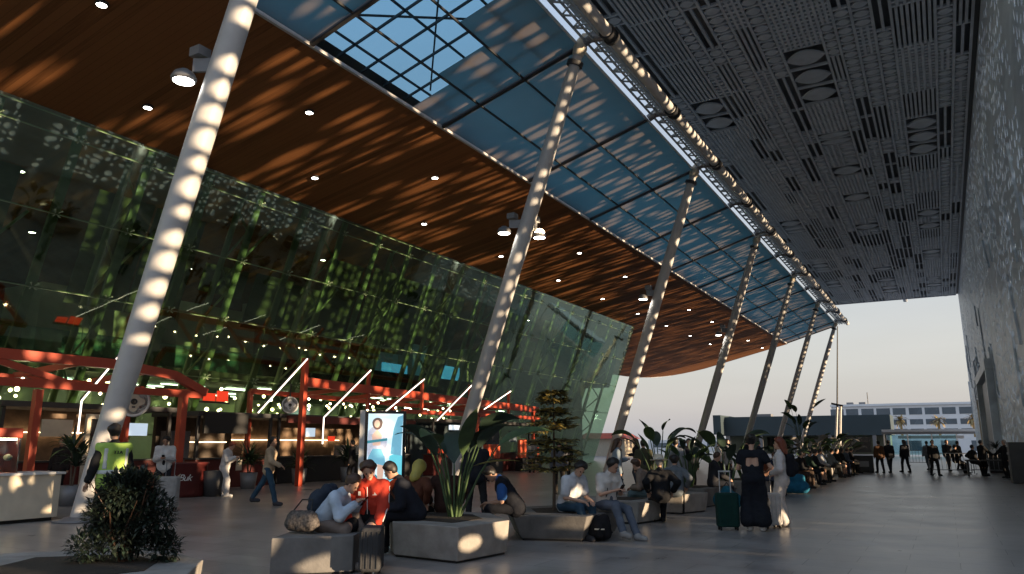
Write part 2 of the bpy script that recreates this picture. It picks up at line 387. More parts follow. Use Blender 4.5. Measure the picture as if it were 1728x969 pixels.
# thin glazing bars and bracing over the skylight bay
b_ = MB(); y0 = 15.43
for k in range(1, 6): b_.beam((XW, y0 + k * 1.18, zb(XW) + .12), (xe, y0 + k * 1.18, zb(xe) + .12), .06, .08)
for x in (-15.3, -13.3, -11.4): b_.beam((x, y0, zb(x) + .13), (x, y0 + 7, zb(x) + .13), .06, .07)
for (xa, ya), (xb_, yb_) in (((-15.8, y0), (-11, y0 + 6)), ((-11, y0), (-15.8, y0 + 6))): b_.beam((xa, ya, zb(xa) + .9), (xb_, yb_, zb(xb_) + .9), .06, .06)
b_.build('glazing_bars', 'dark_steel', canopy, CO)
b_ = MB(); b_.beam((XW + .03, YA, ZW - .01), (XW + .03, YB, ZW - .01), .10, .12); b_.build('edge_trim', 'white_steel', canopy, CO)
b_ = MB(); b_.beam((xe + .03, YA, zb(xe)), (xe + .03, YB, zb(xe)), .05, .10); b_.build('edge_gutter', 'white_paint', canopy, CO)
# edge truss: main tube, brackets, collars and a lacing strip
tx, tz = -8.9, 15.72
b_ = MB(); b_.tube([(tx, y, tz) for y in (YA, 10, 40, 70, YB)], .215, 16); b_.build('edge_tube', 'white_steel', canopy, CO)
for y in YS:
    b_ = MB(); b_.tube([(tx, y - .28, tz), (tx, y - .12, tz)], .29, 16); b_.tube([(tx, y + .12, tz), (tx, y + .28, tz)], .29, 16)
    b_.tube([(tx, y - .12, tz), (tx, y + .12, tz)], .25, 16)
    b_.build('collar', 'dark_steel', canopy, CO)
    b_ = MB(); b_.tube([(xe + .1, y, zb(xe) + .02), (xe + .45, y, tz + .1), (tx - .2, y, tz)], [.17, .2, .16], 10); b_.build('bracket', 'grey_steel', canopy, CO)
b_ = MB(); y = 8.0; k = 0
while y < YB - .6:
    b_.beam((xe + .3, y, 15.68), (tx - .32, y + .45, 15.70), .045, .06); b_.beam((tx - .32, y + .45, 15.70), (xe + .3, y + .9, 15.68), .045, .06)
    if k % 2: b_.beam((xe + .3, y, 15.69), (tx - .32, y, 15.71), .05, .06)
    y += .9; k += 1
for x in (xe + .3, tx - .32, (xe + tx) / 2): b_.beam((x, 6, 15.69), (x, YB, 15.69), .06, .08)
b_.build('lacing', 'truss_steel', canopy, CO)
# downlights in the soffit
for row, x, y0 in ((0, -18.75, 2.6), (1, -22.1, -1.4), (2, -28.4, 5.8), (3, -33, 1)):
    y = y0
    while y < 96:
        if row < 2 or y < 60:
            b_ = MB(); b_.lathe((x, y, zw(x) - .06), [(.17, 0), (.17, .1)], 14); b_.lathe((x, y, zw(x) - .064), [(.13, 0), (.13, .004)], 14, 1)
            b_.build('downlight', ['dark_steel', 'lamp_white'], canopy, CO)
        y += 7.78

# ------------------------------------------------------------------ leaning columns
PB, PT = -15.46, -10.15
col_names = ['the hi-vis vest', 'x']
col_lab = ['thick white leaning column behind the man in the yellow safety vest, nearest of the row',
           'white leaning column with two floodlights rising behind the large hexagonal planter',
           'white leaning column just right of the glass hall corner',
           'white leaning column rising behind the tall plants and the fourth bench',
           'white leaning column above the woman in the black dress',
           'slim white leaning column behind the women, sixth along the row',
           'slim white leaning column near the far end of the canopy, seventh along',
           'very thin dark strut with double base at the far canopy end']
YP = [9.4, 22.6, 37.0, 52.2, 66.6, 81.0, 95.6]
for i, y in enumerate(YP):
    c = thing('leaning_column', col_lab[i], 'column', (PB, y, 0), 0, 'leaning canopy columns')
    top = Vector((PT - PB, 0, 15.25)); b_ = MB(); P = [top * f for f in (0, .004, .1, .3, .55, .8, .95, 1)]
    b_.tube(P, [.20, .20, .23, .26, .275, .255, .215, .17], 24); b_.build('shaft', 'white_steel', c)
    b_ = MB(); b_.tube([top, top + Vector((.12, 0, .3)), top + Vector((.30, 0, .6)), top + Vector((1.05, 0, .50))], [.2, .27, .19, .15], 14); b_.build('column_head', 'cream', c)
    b_ = MB(); b_.tube([top * .975, top * .985], .3, 16); b_.build('collar', 'dark_steel', c)
    b_ = MB(); b_.lathe((0, 0, 0), [(.5, 0), (.5, .04), (.33, .06), (.3, .1)], 20); b_.build('base_plate', 'grey_steel', c)
    if i < 4:
        pz = 9.15; pc = top * (pz / 15.25)
        for sgn in ((-1, 1) if i == 1 else (-1,)):
            f = MB(); dv = Vector((-.7, -.35, 0)).normalized() if sgn < 0 else Vector((.1, .75, 0)).normalized()
            f.beam(pc + Vector((0, 0, .1)), pc + dv * .62 + Vector((0, 0, .1)), .07, .3); f.box(pc + dv * .5 + Vector((0, 0, .38)), (.3, .3, .2))
            q = pc + dv * .8
            f.lathe((q.x, q.y, q.z - .24), [(.24, 0), (.26, .06), (.2, .18), (.08, .26)], 16)
            fo = f.build('floodlight', 'grey_steel', c)
            l = MB(); l.lathe((q.x, q.y, q.z - .248), [(.21, 0), (.21, .004)], 16); l.build('lamp', 'lamp_white', fo)
            if sgn > 0:
                l = MB(); l.ball((q.x + .02, q.y - .02, q.z - .1), .2, 12, 8); l.build('globe', 'lamp_warm', fo)
c = thing('canopy_strut', col_lab[7], 'strut', (-10.6, 97.0, 0))
b_ = MB(); b_.tube([(.6, 0, 15.4), (-.2, 0, 6.0)], [.06, .09], 8); b_.build('shaft', 'dark_steel', c)
b_ = MB(); b_.tube([(-.2, 0, 6.0), (-.9, 0, 0)], [.12, .16], 8); b_.tube([(.15, .3, 6.0), (-.45, .3, 0)], [.12, .16], 8); b_.build('base_leg', 'white_steel', c)
b_ = MB(); b_.box((-.2, 0, 6.05), (1.3, .4, .22), (0, R(14), 0)); b_.build('cross_plate', 'dark_steel', c)

# ------------------------------------------------------------------ lattice ceiling (right half)
HC = 18.0; XL, XR, YF = -10.8, 2.85, 96.6
lat = thing('lattice_ceiling', 'dark patterned lattice ceiling of lens and slot shapes over the walkway', 'ceiling', (-4, 50, 18))
LO = (-4, 50, 18); L_ = MB()
def bar(x0, y0, x1, y1, z=HC, h=.12): L_.box(((x0 + x1) / 2, (y0 + y1) / 2, z + h / 2), (abs(x1 - x0), abs(y1 - y0), h))
def prism(poly, z=HC, h=.12): L_.prism(poly, z, z + h)
def lens(x0, y0, x1, y1):
    cx, cy = (x0 + x1) / 2, (y0 + y1) / 2; w_ = (x1 - x0) / 2; h_ = (y1 - y0) / 2 * .66; n = 7
    up = [(cx - w_ + 2 * w_ * i / n, cy + h_ * math.sin(math.pi * i / n) ** .9) for i in range(n + 1)]
    dn = [(cx + w_ - 2 * w_ * i / n, cy - h_ * math.sin(math.pi * i / n) ** .9) for i in range(1, n)]
    prism(up + dn, HC - .004, .08)
    bar(x0, y0 - .05, x1, y0 + .05, HC + .003)
def slots_long(x0, y0, x1, y1, n):
    bar(x0, y0 - .05, x1, y0 + .05, HC + .003)
    for i in range(1, n):
        x = x0 + (x1 - x0) * i / n; bar(x - .055, y0, x + .055, y1, HC + .006)
def slots_grid(x0, y0, x1, y1, n):
    slots_long(x0, y0, x1, y1, n)
    m_ = max(2, int((y1 - y0) / .3))
    for j in range(1, m_): y = y0 + (y1 - y0) * j / m_; bar(x0, y - .07, x1, y + .07, HC + .009)
widths = [.7, .75, 1.65, .65, .7, .8, .7, .75, 1.8, .6, .7, .75, .7, 1.6, .7, .65]
sw = sum(widths); sc_ = (XR - .25 - XL) / sw; x = XL; rl = random.Random(3)
for si, wd in enumerate(widths):
    x0, x1 = x, x + wd * sc_; x = x1
    bar(x1 - .055, 14, x1 + .055, YF, HC - .003)
    y = 14.0 + rl.random()
    while y < YF - .5:
        t_ = rl.random()
        if wd > 1.5:
            if t_ < .28: l = 2.0; k = rl.choice((1, 1, 2)); [lens(x0 + .05, y + j * l / k, x1 - .05, y + (j + 1) * l / k) for j in range(k)]
            elif t_ < .75: l = rl.uniform(3, 5); (slots_long if rl.random() < .55 else slots_grid)(x0, y, x1, min(YF, y + l), rl.choice((6, 8)))
            else: l = rl.uniform(1.5, 2.5); xm_ = (x0 + x1) / 2; bar(xm_ - .05, y, xm_ + .05, y + l, HC + .012); slots_grid(x0, y, xm_, y + l, 3); k = max(2, int(l / .6)); [lens(xm_ + .05, y + j * l / k, x1 - .05, y + (j + 1) * l / k) for j in range(k)]
        else:
            if t_ < .5: k = rl.randint(1, 4); l = .72 * k; [lens(x0 + .05, y + j * l / k, x1 - .05, y + (j + 1) * l / k) for j in range(k)]
            elif t_ < .7: l = rl.uniform(1.2, 3.6); slots_grid(x0, y, x1, min(YF, y + l), rl.choice((2, 3)))
            else: l = rl.uniform(1.6, 5); slots_long(x0, y, x1, min(YF, y + l), rl.choice((2, 2, 3)))
        y += l
bar(XL - .1, YF - .1, XR - .2, YF + .12, HC - .06, .5); bar(XL - .12, 12, XL + .06, YF, HC - .05, .5)
bar(XL, 12, XR - .3, 14, HC)
L_.build('lattice', 'lattice', lat, LO)
b_ = MB(); b_.box(((XL + XR) / 2 - .1, (12 + YF) / 2, HC + .55), (XR - XL - .1, YF - 12, .3)); b_.build('backing', 'lattice_back', lat, LO)
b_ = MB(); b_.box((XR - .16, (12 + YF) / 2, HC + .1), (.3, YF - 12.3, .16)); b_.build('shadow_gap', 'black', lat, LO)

# ------------------------------------------------------------------ perforated wall (right)
wall = thing('perforated_wall', 'tall grey relief patterned screen wall along the right side of the walkway', 'wall', (XR, 40, 0))
WO = (XR, 40, 0); T = .14; cy, cz = .56, .5
ny = int((YF - YA) / cy); nz = 36; rw = random.Random(11)
from mathutils import noise as mnoise
W = MB(); vid = {}
def vtx(x_, y_, z_):
    k = (round(x_, 3), round(y_, 3), round(z_, 3))
    if k not in vid: vid[k] = len(W.v); W.v.append(k)
    return vid[k]
def wq(*ps): W.f.append(tuple(vtx(*p) for p in ps)); W.mi.append(0); W.sm.append(False)
ycol = [YA]
while ycol[-1] < YF - .3: ycol.append(min(YF, ycol[-1] + rw.uniform(.38, .74)))
for i in range(len(ycol) - 1):
    ph = rw.uniform(0, .5); czi = rw.uniform(.40, .62); nzi = int((HC + ph) / czi)
    for j in range(nzi + 1):
        y0, z0 = ycol[i], max(0, j * czi - ph); y1, z1 = ycol[i + 1], min(HC, (j + 1) * czi - ph)
        if z1 - z0 < .02: continue
        cy, cz = y1 - y0, z1 - z0; nz = nzi + 1
        nv = mnoise.noise((y0 * .22, z0 * .35, 4.2)) + .8 * mnoise.noise((y0 * .8, z0 * .7, 1.1))
        strip = mnoise.noise((y0 * .55, 7.7, 0)) > -.3
        thr = HOLE_THR - (.22 if y0 < 17 and z0 < 5 else 0) - (.35 if 15.4 < z0 < 17 else 0)
        hole = (strip or 15.4 < z0 < 17) and nv > thr and rw.random() < .86 and cz > .3 and 0 < j < nz - 1 and not (52 < y0 < 70 and z0 < 6.5)
        if not hole:
            wq((XR, y0, z0), (XR, y0, z1), (XR, y1, z1), (XR, y1, z0)); wq((XR + T, y0, z0), (XR + T, y1, z0), (XR + T, y1, z1), (XR + T, y0, z1))
        else:
            a = .09 + .05 * rw.random(); b2 = .08 + .06 * rw.random(); iy0, iy1, iz0, iz1 = y0 + a, y1 - a, z0 + b2, z1 - b2
            my, mz = y0 + cy * rw.uniform(.44, .56), z0 + cz * rw.uniform(.44, .56); ha, hb = cy * rw.uniform(.2, .46), cz * rw.uniform(.16, .46); dg = rw.uniform(.55, .8)
            for xx in (XR, XR + T):
                o_ = [(xx, y0, z0), (xx, y1, z0), (xx, y1, z1), (xx, y0, z1)]
                m4 = [(xx, my, mz - hb), (xx, my + ha, mz), (xx, my, mz + hb), (xx, my - ha, mz)]
                q4 = [(xx, my - ha * dg, mz - hb * dg), (xx, my + ha * dg, mz - hb * dg), (xx, my + ha * dg, mz + hb * dg), (xx, my - ha * dg, mz + hb * dg)]
                for q in range(4):
                    e = (q + 1) % 4; wq(o_[q], o_[e], m4[q]); wq(o_[e], q4[e], m4[q]); wq(o_[e], m4[e], q4[e])
                if xx == XR: n0 = [p for q in range(4) for p in (m4[q], q4[(q + 1) % 4])]
            n1 = [(XR + T,) + p[1:] for p in n0]
            for q in range(8): wq(n0[q], n0[(q + 1) % 8], n1[(q + 1) % 8], n1[q])
W.build('screen', 'screen_wall', wall, WO)
b_ = MB(); b_.box((XR + T / 2, (YA + YF) / 2, HC + .42), (T, YF - YA, .84)); b_.build('parapet', 'screen_wall', wall, WO)
# relief ribs standing off the screen
for k in range(26):
    b_ = MB(); y = 28 + k * 2.7 + rl.uniform(-.6, .6); z = rl.uniform(2.5, 13); dy = rl.uniform(.5, 2.5); dz = rl.uniform(1.5, 4)
    b_.beam((XR - .03, y, z), (XR - .03, y + dy, min(17.4, z + dz)), .06, .10, (1, 0, 0)); b_.build('relief_rib', 'screen_wall', wall, WO)
b_ = MB()
for y in (53.0, 68.0): b_.box((XR - .2, y, 2.95), (.4, .8, 5.9))
b_.box((XR - .2, 60.5, 6.2), (.42, 16, .6)); b_.build('portal_frame', 'screen_wall', wall, WO)
b_ = MB(); b_.box((XR - .03, 60.5, 2.9), (.05, 14, 5.8)); b_.build('portal_door', 'grey_steel', wall, WO)
b_ = MB(); b_.box((XR - .12, 76, 2.6), (.24, .5, 5.2)); b_.build('sunlit_strip', 'cream', wall, WO)  # sunlight on this strip is put into its cream colour

# ------------------------------------------------------------------ glass hall (left)
hall = thing('glass_hall', 'outward leaning green glass terminal hall under the timber soffit', 'building', (-28.5, 26, 0)); HO = (-28.5, 26, 0)
X0, X1, Z1, YE = -28.5, -24.1, 12.15, 65.3
def fx(z, d=0): return X0 + (X1 - X0) * z / Z1 - d
b_ = MB(); b_.add([(X0, -8, 0), (X0, YE, 0), (X1, YE, Z1), (X1, -8, Z1)], [(0, 1, 2, 3)])
b_.build('glass_front', 'facade_glass', hall, HO)
b_ = MB(); b_.add([(X0, YE, 0), (-46, YE, 0), (-46, YE, 9.5), (X1, YE, Z1)], [(0, 1, 2, 3)]); b_.build('glass_end', 'clear_glass', hall, HO)
b_ = MB(); b_.box((-37.6, YE - 1.2, 6), (17, .3, 12)); b_.add([(-26.5, YE - .6, 6.6), (-33.4, YE - .6, 6.6), (-33.4, YE - .6, 10.8), (-25.0, YE - .6, 11.6)], [(0, 1, 2, 3)]); b_.build('sky_block_wall', 'wall_dark', hall, HO)  # dark wall and sheet added to block the sky behind the end glass
y = -7.46; k = 0; MY = []
while y < YE: MY.append(y); y += 2.6
for k, y in enumerate(MY):
    b_ = MB(); b_.beam((fx(.0, .22), y, 0), (fx(Z1, .22), y, Z1 - .1), .12, .30, (0, 1, 0))
    for z in (1.9, 4.3, 6.7, 9.1, 11.5):
        for dy in (-.12, .12):
            b_.tube([(fx(z, .06), y, z), (fx(z + .1, -.05), y + dy, z + .1)], .02, 5); b_.ball((fx(z + .1, -.05), y + dy, z + .1), .035, 6, 4)
            b_.tube([(fx(z, .06), y, z), (fx(z - .1, -.05), y + dy, z - .1)], .02, 5)
    b_.build('mullion', 'green_steel', hall, HO)
for z in (1.9, 4.3, 6.7, 9.1, 11.5, 12.05):
    b_ = MB(); b_.beam((fx(z, .02), -14, z), (fx(z, .02), YE, z), .03, .05); b_.build('transom', 'green_steel', hall, HO)
for k, y in enumerate(MY[1::2]):
    b_ = MB(); d = 1.5
    b_.tube([(fx(0, d), y, 0), (fx(Z1, d), y, Z1 - .3)], .13, 8)
    for z in np.arange(.8, 11, 2.4):
        b_.tube([(fx(z, .3), y, z), (fx(z + 1.2, d), y, z + 1.2)], .05, 6); b_.tube([(fx(z + 1.2, d), y, z + 1.2), (fx(z + 2.4, .3), y, z + 2.4)], .05, 6)
    z = 6 + (k % 3); b_.tube([(fx(z, d), y, z), (fx(z + 3.5, d + .5), y + 2.6, z + 3.5)], .06, 6)
    b_.build('support_truss', 'green_steel', hall, HO)
mat('dapple_cloth', (.115, .14, .09), .8, var=.35, vscale=.5)
rs = random.Random(13)
for k, y in enumerate(MY):  # panels added behind the glass to catch the sun dapples
    if rs.random() < .4: continue
    za, zb_ = rs.choice((5.3, 5.3, 6.9, 8.2)), rs.choice((11.2, 11.2, 9.4)); d = rs.uniform(2.1, 3.4)
    b_ = MB(); b_.add([(fx(za, d), y + .1, za), (fx(za, d), y + 2.5, za), (fx(zb_, d), y + 2.5, zb_), (fx(zb_, d), y + .1, zb_), (fx(za, d) - .04, y + .1, za), (fx(za, d) - .04, y + 2.5, za), (fx(zb_, d) - .04, y + 2.5, zb_), (fx(zb_, d) - .04, y + .1, zb_)], [(0, 1, 2, 3), (7, 6, 5, 4), (0, 4, 5, 1), (1, 5, 6, 2), (2, 6, 7, 3), (3, 7, 4, 0)])
    b_.build('dapple_panel', 'dapple_cloth', hall, HO)
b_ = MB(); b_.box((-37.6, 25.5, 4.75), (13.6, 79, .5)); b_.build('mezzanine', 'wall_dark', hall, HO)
b_ = MB(); b_.box((-30.84, 25.5, 5.55), (.06, 79, 1.05)); b_.build('balustrade', 'clear_glass', hall, HO)
b_ = MB()
for (ya, yb) in ((-14, 47), (49.2, 51), (53.2, 55), (57, 65)): b_.box((-41.6, (ya + yb) / 2, 6), (.4, yb - ya, 12))
for (ya, yb) in ((47, 49.2), (51, 53.2), (55, 57)): b_.box((-41.6, (ya + yb) / 2, 3.3), (.38, yb - ya, 6.6)); b_.box((-41.6, (ya + yb) / 2, 10), (.38, yb - ya, 4))
b_.build('rear_wall', 'wall_pale', hall, HO)
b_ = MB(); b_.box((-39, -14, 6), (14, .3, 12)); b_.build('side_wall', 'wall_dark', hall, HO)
for k in range(7):
    b_ = MB(); y = 2 + k * 9.5; b_.tube([(-35.5, y, 0), (-35.5, y, 9.7)], .4, 14); b_.build('interior_column', 'wall_pale', hall, HO)
for k in range(8):
    b_ = MB(); y = 7 + k * 6.6; b_.box((-35.2, y, 7.0), (3.0, (4.6, 3.4, 5.2)[k % 3], (3.6, 4.4, 3.0)[k % 3])); b_.box((-33.66, y, 6.3), (.1, 1.2, 2.0)); b_.build('upper_room', 'wall_pale', hall, HO)
ri = random.Random(5)
for k in range(84):
    b_ = MB(); y = ri.uniform(4, 63); x_ = ri.choice((-31.6, -33.2, -34.8, -36.4, -38.5)); z = 4.42
    b_.box((x_, y, z), (.07, ri.uniform(.6, 1.5), .04)); b_.build('ceiling_light', 'dash_light', hall, HO)
for k in range(90):
    b_ = MB(); y = ri.uniform(11, 46); b_.ball((ri.uniform(-34, -29.6), y, ri.uniform(2.9, 4.2)), ri.uniform(.05, .10), 8, 6); b_.build('pendant_bulb', 'lamp_warm', hall, HO)
for (y, z, dy, dz, mm_) in ((39.5, 5.9, 2.6, 1.7, 'screen_blue'), (45.5, 6.2, 3.4, 1.9, 'screen_blue'), (31, 3.3, 1.7, .5, 'screen_pale'), (12.0, 2.9, 1.0, .8, 'screen_blue')):
    b_ = MB(); b_.box((-31.5, y, z), (.12, dy, dz)); b_.build('display_screen', mm_, hall, HO)
# ------------------------------------------------------------------ people
def V3(*a): return np.array(a, float)
def rotx(v, a): c, s = math.cos(a), math.sin(a); return np.array([v[0], v[1] * c - v[2] * s, v[1] * s + v[2] * c])
def ik(a, t, l1, l2, pole):
    a, t, pole = np.array(a, float), np.array(t, float), np.array(pole, float)
    d = t - a; D = np.linalg.norm(d); D2 = min(D, (l1 + l2) * .999); u = d / D; t = a + u * D2
    x = (l1 * l1 - l2 * l2 + D2 * D2) / (2 * D2); hgt = math.sqrt(max(0, l1 * l1 - x * x))
    p = pole - u * (pole @ u); p /= max(1e-6, np.linalg.norm(p))
    return a + u * x + p * hgt, t
def person(label, pos, face, H=1.74, pose='stand', seat=.46, lean=0, pitch=0, turn=0, lh=None, rh=None, lf=None, rf=None,
           top=None, sleeve='long', bottom=None, legs='trousers', hair='hair_black', hstyle='short', shoes=(.03, .03, .03), skin='skin_light',
           h=.022, group=None, wide=1.0, lk=None, rk=None, fine=False, fatness=1.0, hem=.0, extras=None, name='person', z0=0):
    """local frame: +Y is where the person faces, +X their right-hand side, Z up"""
    s = H / 1.75; rz = math.atan2(-face[0], face[1])
    root = thing(name, label, 'person', (pos[0], pos[1], z0), rz, group)
    st = pose == 'stand'
    pel = V3(0, 0, .94 * s) if st else V3(0, 0, seat + .105 * s)
    L = R(lean)
    up = rotx(V3(0, 0, 1), -L); fwd = rotx(V3(0, 1, 0), -L); ri = V3(1, 0, 0)
    def T(x, y, z): return pel + (ri * x + fwd * y + up * z) * s
    neck = T(0, -.005, .50); LP = R(lean * .55 + pitch)
    hu = rotx(V3(0, 0, 1), -LP); hf0 = rotx(V3(0, 1, 0), -LP); tr = R(turn)
    hf = hf0 * math.cos(tr) + ri * math.sin(tr); hr = ri * math.cos(tr) - hf0 * math.sin(tr)
    hc = neck + (hu * .165 + hf * .025) * s
    hips = {}; kn = {}; an = {}; toe = {}
    for sd_, k in ((-1, 'l'), (1, 'r')):
        hp = pel + V3(sd_ * .095 * s, 0, -.02 * s)
        f = {'l': lf, 'r': rf}[k]
        if f is None: f = (sd_ * .11, 0.02 if st else .47, 0)
        fz = f[2] + .085 * s; pole = {'l': lk, 'r': rk}[k] or ((sd_ * .12, 1, .25) if st else (sd_ * .1, .6, 1))
        hips[k] = hp; kn[k], an[k] = ik(hp, (f[0], f[1] - .02, fz), .43 * s, .43 * s, pole)
        fd = V3(sd_ * .12, 1, 0); fd /= np.linalg.norm(fd)
        if len(f) > 3: fd = V3(*f[3:6]); fd /= np.linalg.norm(fd)
        toe[k] = an[k] + fd * .17 * s + V3(0, 0, -.052 * s if len(f) <= 3 else 0)
    el = {}; wr = {}; sh = {}; hand = {}
    for sd_, k in ((-1, 'l'), (1, 'r')):
        sh[k] = T(sd_ * .185, -.01, .435); t = {'l': lh, 'r': rh}[k]
        if t is None: t = (sd_ * .25, .06, (.84 if st else seat + .2) * s / 1)
        el[k], wr[k] = ik(sh[k], t, .285 * s, .255 * s, (sd_ * .6, -.8, -.5))
        d = wr[k] - el[k]; d /= np.linalg.norm(d); hand[k] = d
    hk = .03
    torso = [cap(T(-.06, .0, .05), T(-.085, .01, .36), .108 * s * fatness, .105 * s * fatness), cap(T(.06, .0, .05), T(.085, .01, .36), .108 * s * fatness, .105 * s * fatness),
             cap(T(-.155, -.01, .43), T(.155, -.01, .43), .062 * s), cap(T(-.05, 0, -.02), T(.05, 0, -.02), .12 * s * fatness)]
    arms = {}; 
    up_arm = [cap(sh[k], el[k], .052 * s, .042 * s) for k in 'lr']; lo_arm = [cap(el[k], wr[k], .041 * s, .028 * s) for k in 'lr']
    thigh = [cap(hips[k], kn[k], .088 * s * fatness, .058 * s) for k in 'lr']; shin = [cap(kn[k], an[k], .055 * s, .038 * s) for k in 'lr']
    calf = []
    for k in 'lr':
        ax = an[k] - kn[k]; m_ = kn[k] + ax * .3; bk = V3(0, -1, 0); bk = bk - ax * (bk @ ax) / (ax @ ax); calf.append(cap(m_ + bk * .02 * s, kn[k] + ax * .5 + bk * .012 * s, .05 * s, .04 * s))
    feet = [cap(an[k] + V3(0, 0, -.035 * s), toe[k], .040 * s, .032 * s) for k in 'lr']
    RM = np.stack([hr, hf, hu], 1)
    head = [ell(hc + hu * .02 * s - hf * .012 * s, np.array([.076, .094, .098]) * s, RM), ell(hc - hu * .05 * s + hf * .022 * s, np.array([.056, .068, .07]) * s, RM),
            cap(neck + up * -.03, neck + hu * .09 * s, .052 * s, .05 * s)]
    if h < .03:
        head += [cap(hc + hf * .083 * s + hu * .005 * s, hc + hf * .105 * s - hu * .022 * s, .009 * s, .014 * s), cap(hc + hf * .07 * s - hu * .085 * s, hc + hf * .078 * s - hu * .085 * s, .022 * s)]
        head += [ell(hc + hr * e * .078 * s - hu * .005 * s - hf * .005 * s, np.array([.012, .022, .033]) * s, RM) for e in (-1, 1)]
    palms = [cap(wr[k], wr[k] + hand[k] * .075 * s, .026 * s, .032 * s) for k in 'lr']
    ex = MB()
    for sd_, k in ((-1, 'l'), (1, 'r')):
        d = hand[k]; a = np.cross(d, V3(0, 0, 1)); a = V3(1, 0, 0) if np.linalg.norm(a) < .3 else a / np.linalg.norm(a); b_ = np.cross(a, d); b_ = -b_ if b_[2] > 0 else b_
        base = wr[k] + d * .085 * s
        if h < .03:
            for q, ln in enumerate((.068, .078, .072, .055)):
                o = base + a * (q - 1.5) * .019 * s; j1 = o + (d * .55 + b_ * .25) * ln * s; j2 = j1 + (d * .3 + b_ * .5) * ln * s
                ex.tube([o - d * .02, j1, j2], [.0105 * s, .0095 * s, .007 * s], 6)
            o = wr[k] + d * .03 * s - a * sd_ * .028 * s; ex.tube([o, o + (d * .5 - a * sd_ * .6) * .045 * s, o + (d * 1.1 - a * sd_ * .7) * .06 * s], [.013 * s, .011 * s, .008 * s], 6)
    body = net_mesh('body', torso + up_arm + lo_arm + palms + thigh + shin + calf + feet + head, h, skin, root, off=-.006 if h < .03 else 0, k=hk, extra=ex)
    # hair
    if hstyle != 'bald':
        c0 = hc + hu * .022 * s - hf * .014 * s; pr = [ell(c0, np.array([.079, .097, .101]) * s, RM)]
        def cutf(P, c0=c0, hf=hf, hu=hu):
            q = P - c0; return np.minimum((q @ (hf * .86 - hu * .50)) - .030 * s + .012 * s * np.sin(40 / s * (q @ hr)), 1)
        cutn = cutf
        if hstyle == 'fringe':
            cutn = lambda P: np.maximum(cutf(P), ((P - c0) @ hu) - .03 * s)
        if hstyle == 'long': pr += [cap(c0 - hf * .055 * s, c0 - hf * .10 * s - hu * .26 * s, .072 * s, .06 * s), cap(c0 + hr * .05 * s - hf * .05 * s, c0 + hr * .06 * s - hf * .07 * s - hu * .22 * s, .05 * s, .04 * s), cap(c0 - hr * .05 * s - hf * .05 * s, c0 - hr * .06 * s - hf * .07 * s - hu * .22 * s, .05 * s, .04 * s)]
        if hstyle == 'bun': pr += [ell(c0 - hf * .10 * s + hu * .03 * s, np.array([.045, .045, .045]) * s)]
        if hstyle == 'wild': pr += [ell(c0 + hu * .03 * s, np.array([.105, .11, .09]) * s, RM), ell(c0 - hf * .06 * s - hu * .03 * s, np.array([.10, .08, .09]) * s, RM)]
        if hstyle in ('short', 'bun', 'long', 'fringe') and h < .03:
            hr_ = random.Random(int(abs(pos[0]) * 977 + abs(pos[1]) * 131))
            for _ in range(16):
                a_, e_ = hr_.uniform(0, 6.283), hr_.uniform(.05, 1.4); v_ = hr * math.cos(a_) * math.cos(e_) + hf * math.sin(a_) * math.cos(e_) + hu * math.sin(e_)
                pr.append(ell(c0 + v_ * np.array(.078 * s) , np.array([.034, .034, .03]) * s * hr_.uniform(.8, 1.25)))
        if hstyle == 'hood': pr = [ell(c0 - hu * .02 * s, np.array([.115, .13, .14]) * s, RM), cap(c0 - hu * .14 * s - hf * .06 * s, c0 - hu * .2 * s - hf * .09 * s, .09 * s)]
        net_mesh('hair' if hstyle != 'hood' else 'hood', pr, min(h, .02), hair, root, off=.009, cut=cutn)
        if hstyle == 'hat':
            hb = MB(); 
            prof = [(.19, -.01), (.19, .0), (.10, .012), (.095, .09), (.06, .115), (.0, .12)]
            hb.lathe((0, 0, 0), [(r_ * s, z_ * s) for r_, z_ in prof[:5]], 18)
            ho = hb.build('hat', 'cream', root); ho.matrix_local = Matrix.Translation(Vector(hc + hu * .055 * s)) @ Euler((-LP, 0, 0)).to_matrix().to_4x4()
    # face details
    if h < .03 and fine:
        for e in (-1, 1):
            ey = MB(); p_ = hc + hr * e * .031 * s + hf * .079 * s + hu * .012 * s; ey.ball(p_, .0115 * s, 8, 6); ey.build('eye', 'eye_dark', root)
        mo = MB(); p_ = hc + hf * .088 * s - hu * .05 * s; mo.tube([p_ - hr * .022 * s - hf * .006 * s, p_, p_ + hr * .022 * s - hf * .006 * s], [.004 * s, .008 * s, .004 * s], 6); mo.build('mouth', 'lip', root)
    # clothes
    if bottom is not None:
        if legs == 'trousers':
            pr = [cap(T(-.05, 0, -.01), T(.05, 0, -.01), .12 * s * fatness), cap(T(0, 0, 0), T(0, 0, .1), .12 * s * fatness)]
            for k in 'lr':
                e = an[k] + (kn[k] - an[k]) * .04
                pr += [cap(hips[k], kn[k], .09 * s * wide ** .5 * fatness, .062 * s * wide), cap(kn[k], e, .062 * s * wide, .052 * s * wide ** 1.6)]
            net_mesh('trousers', pr, h, fabric(bottom), root, off=.010, k=.03)
        elif legs == 'shorts':
            pr = [cap(T(-.05, 0, -.01), T(.05, 0, -.01), .12 * s), cap(T(0, 0, 0), T(0, 0, .1), .12 * s)] + [cap(hips[k], hips[k] + (kn[k] - hips[k]) * .8, .095 * s, .082 * s) for k in 'lr']
            net_mesh('shorts', pr, h, fabric(bottom), root, off=.010)
        elif legs == 'skirt':
            lowz = hem
            pr = [cap(T(-.05, 0, .0), T(.05, 0, .0), .12 * s), cap(T(0, 0, .14), T(0, 0, .05), .115 * s, .13 * s)]
            for k in 'lr': pr += [cap(hips[k], kn[k], .10 * s, .115 * s), cap(kn[k], (an[k][0] * 1.15, an[k][1], lowz + .14), .115 * s, .14 * s)]
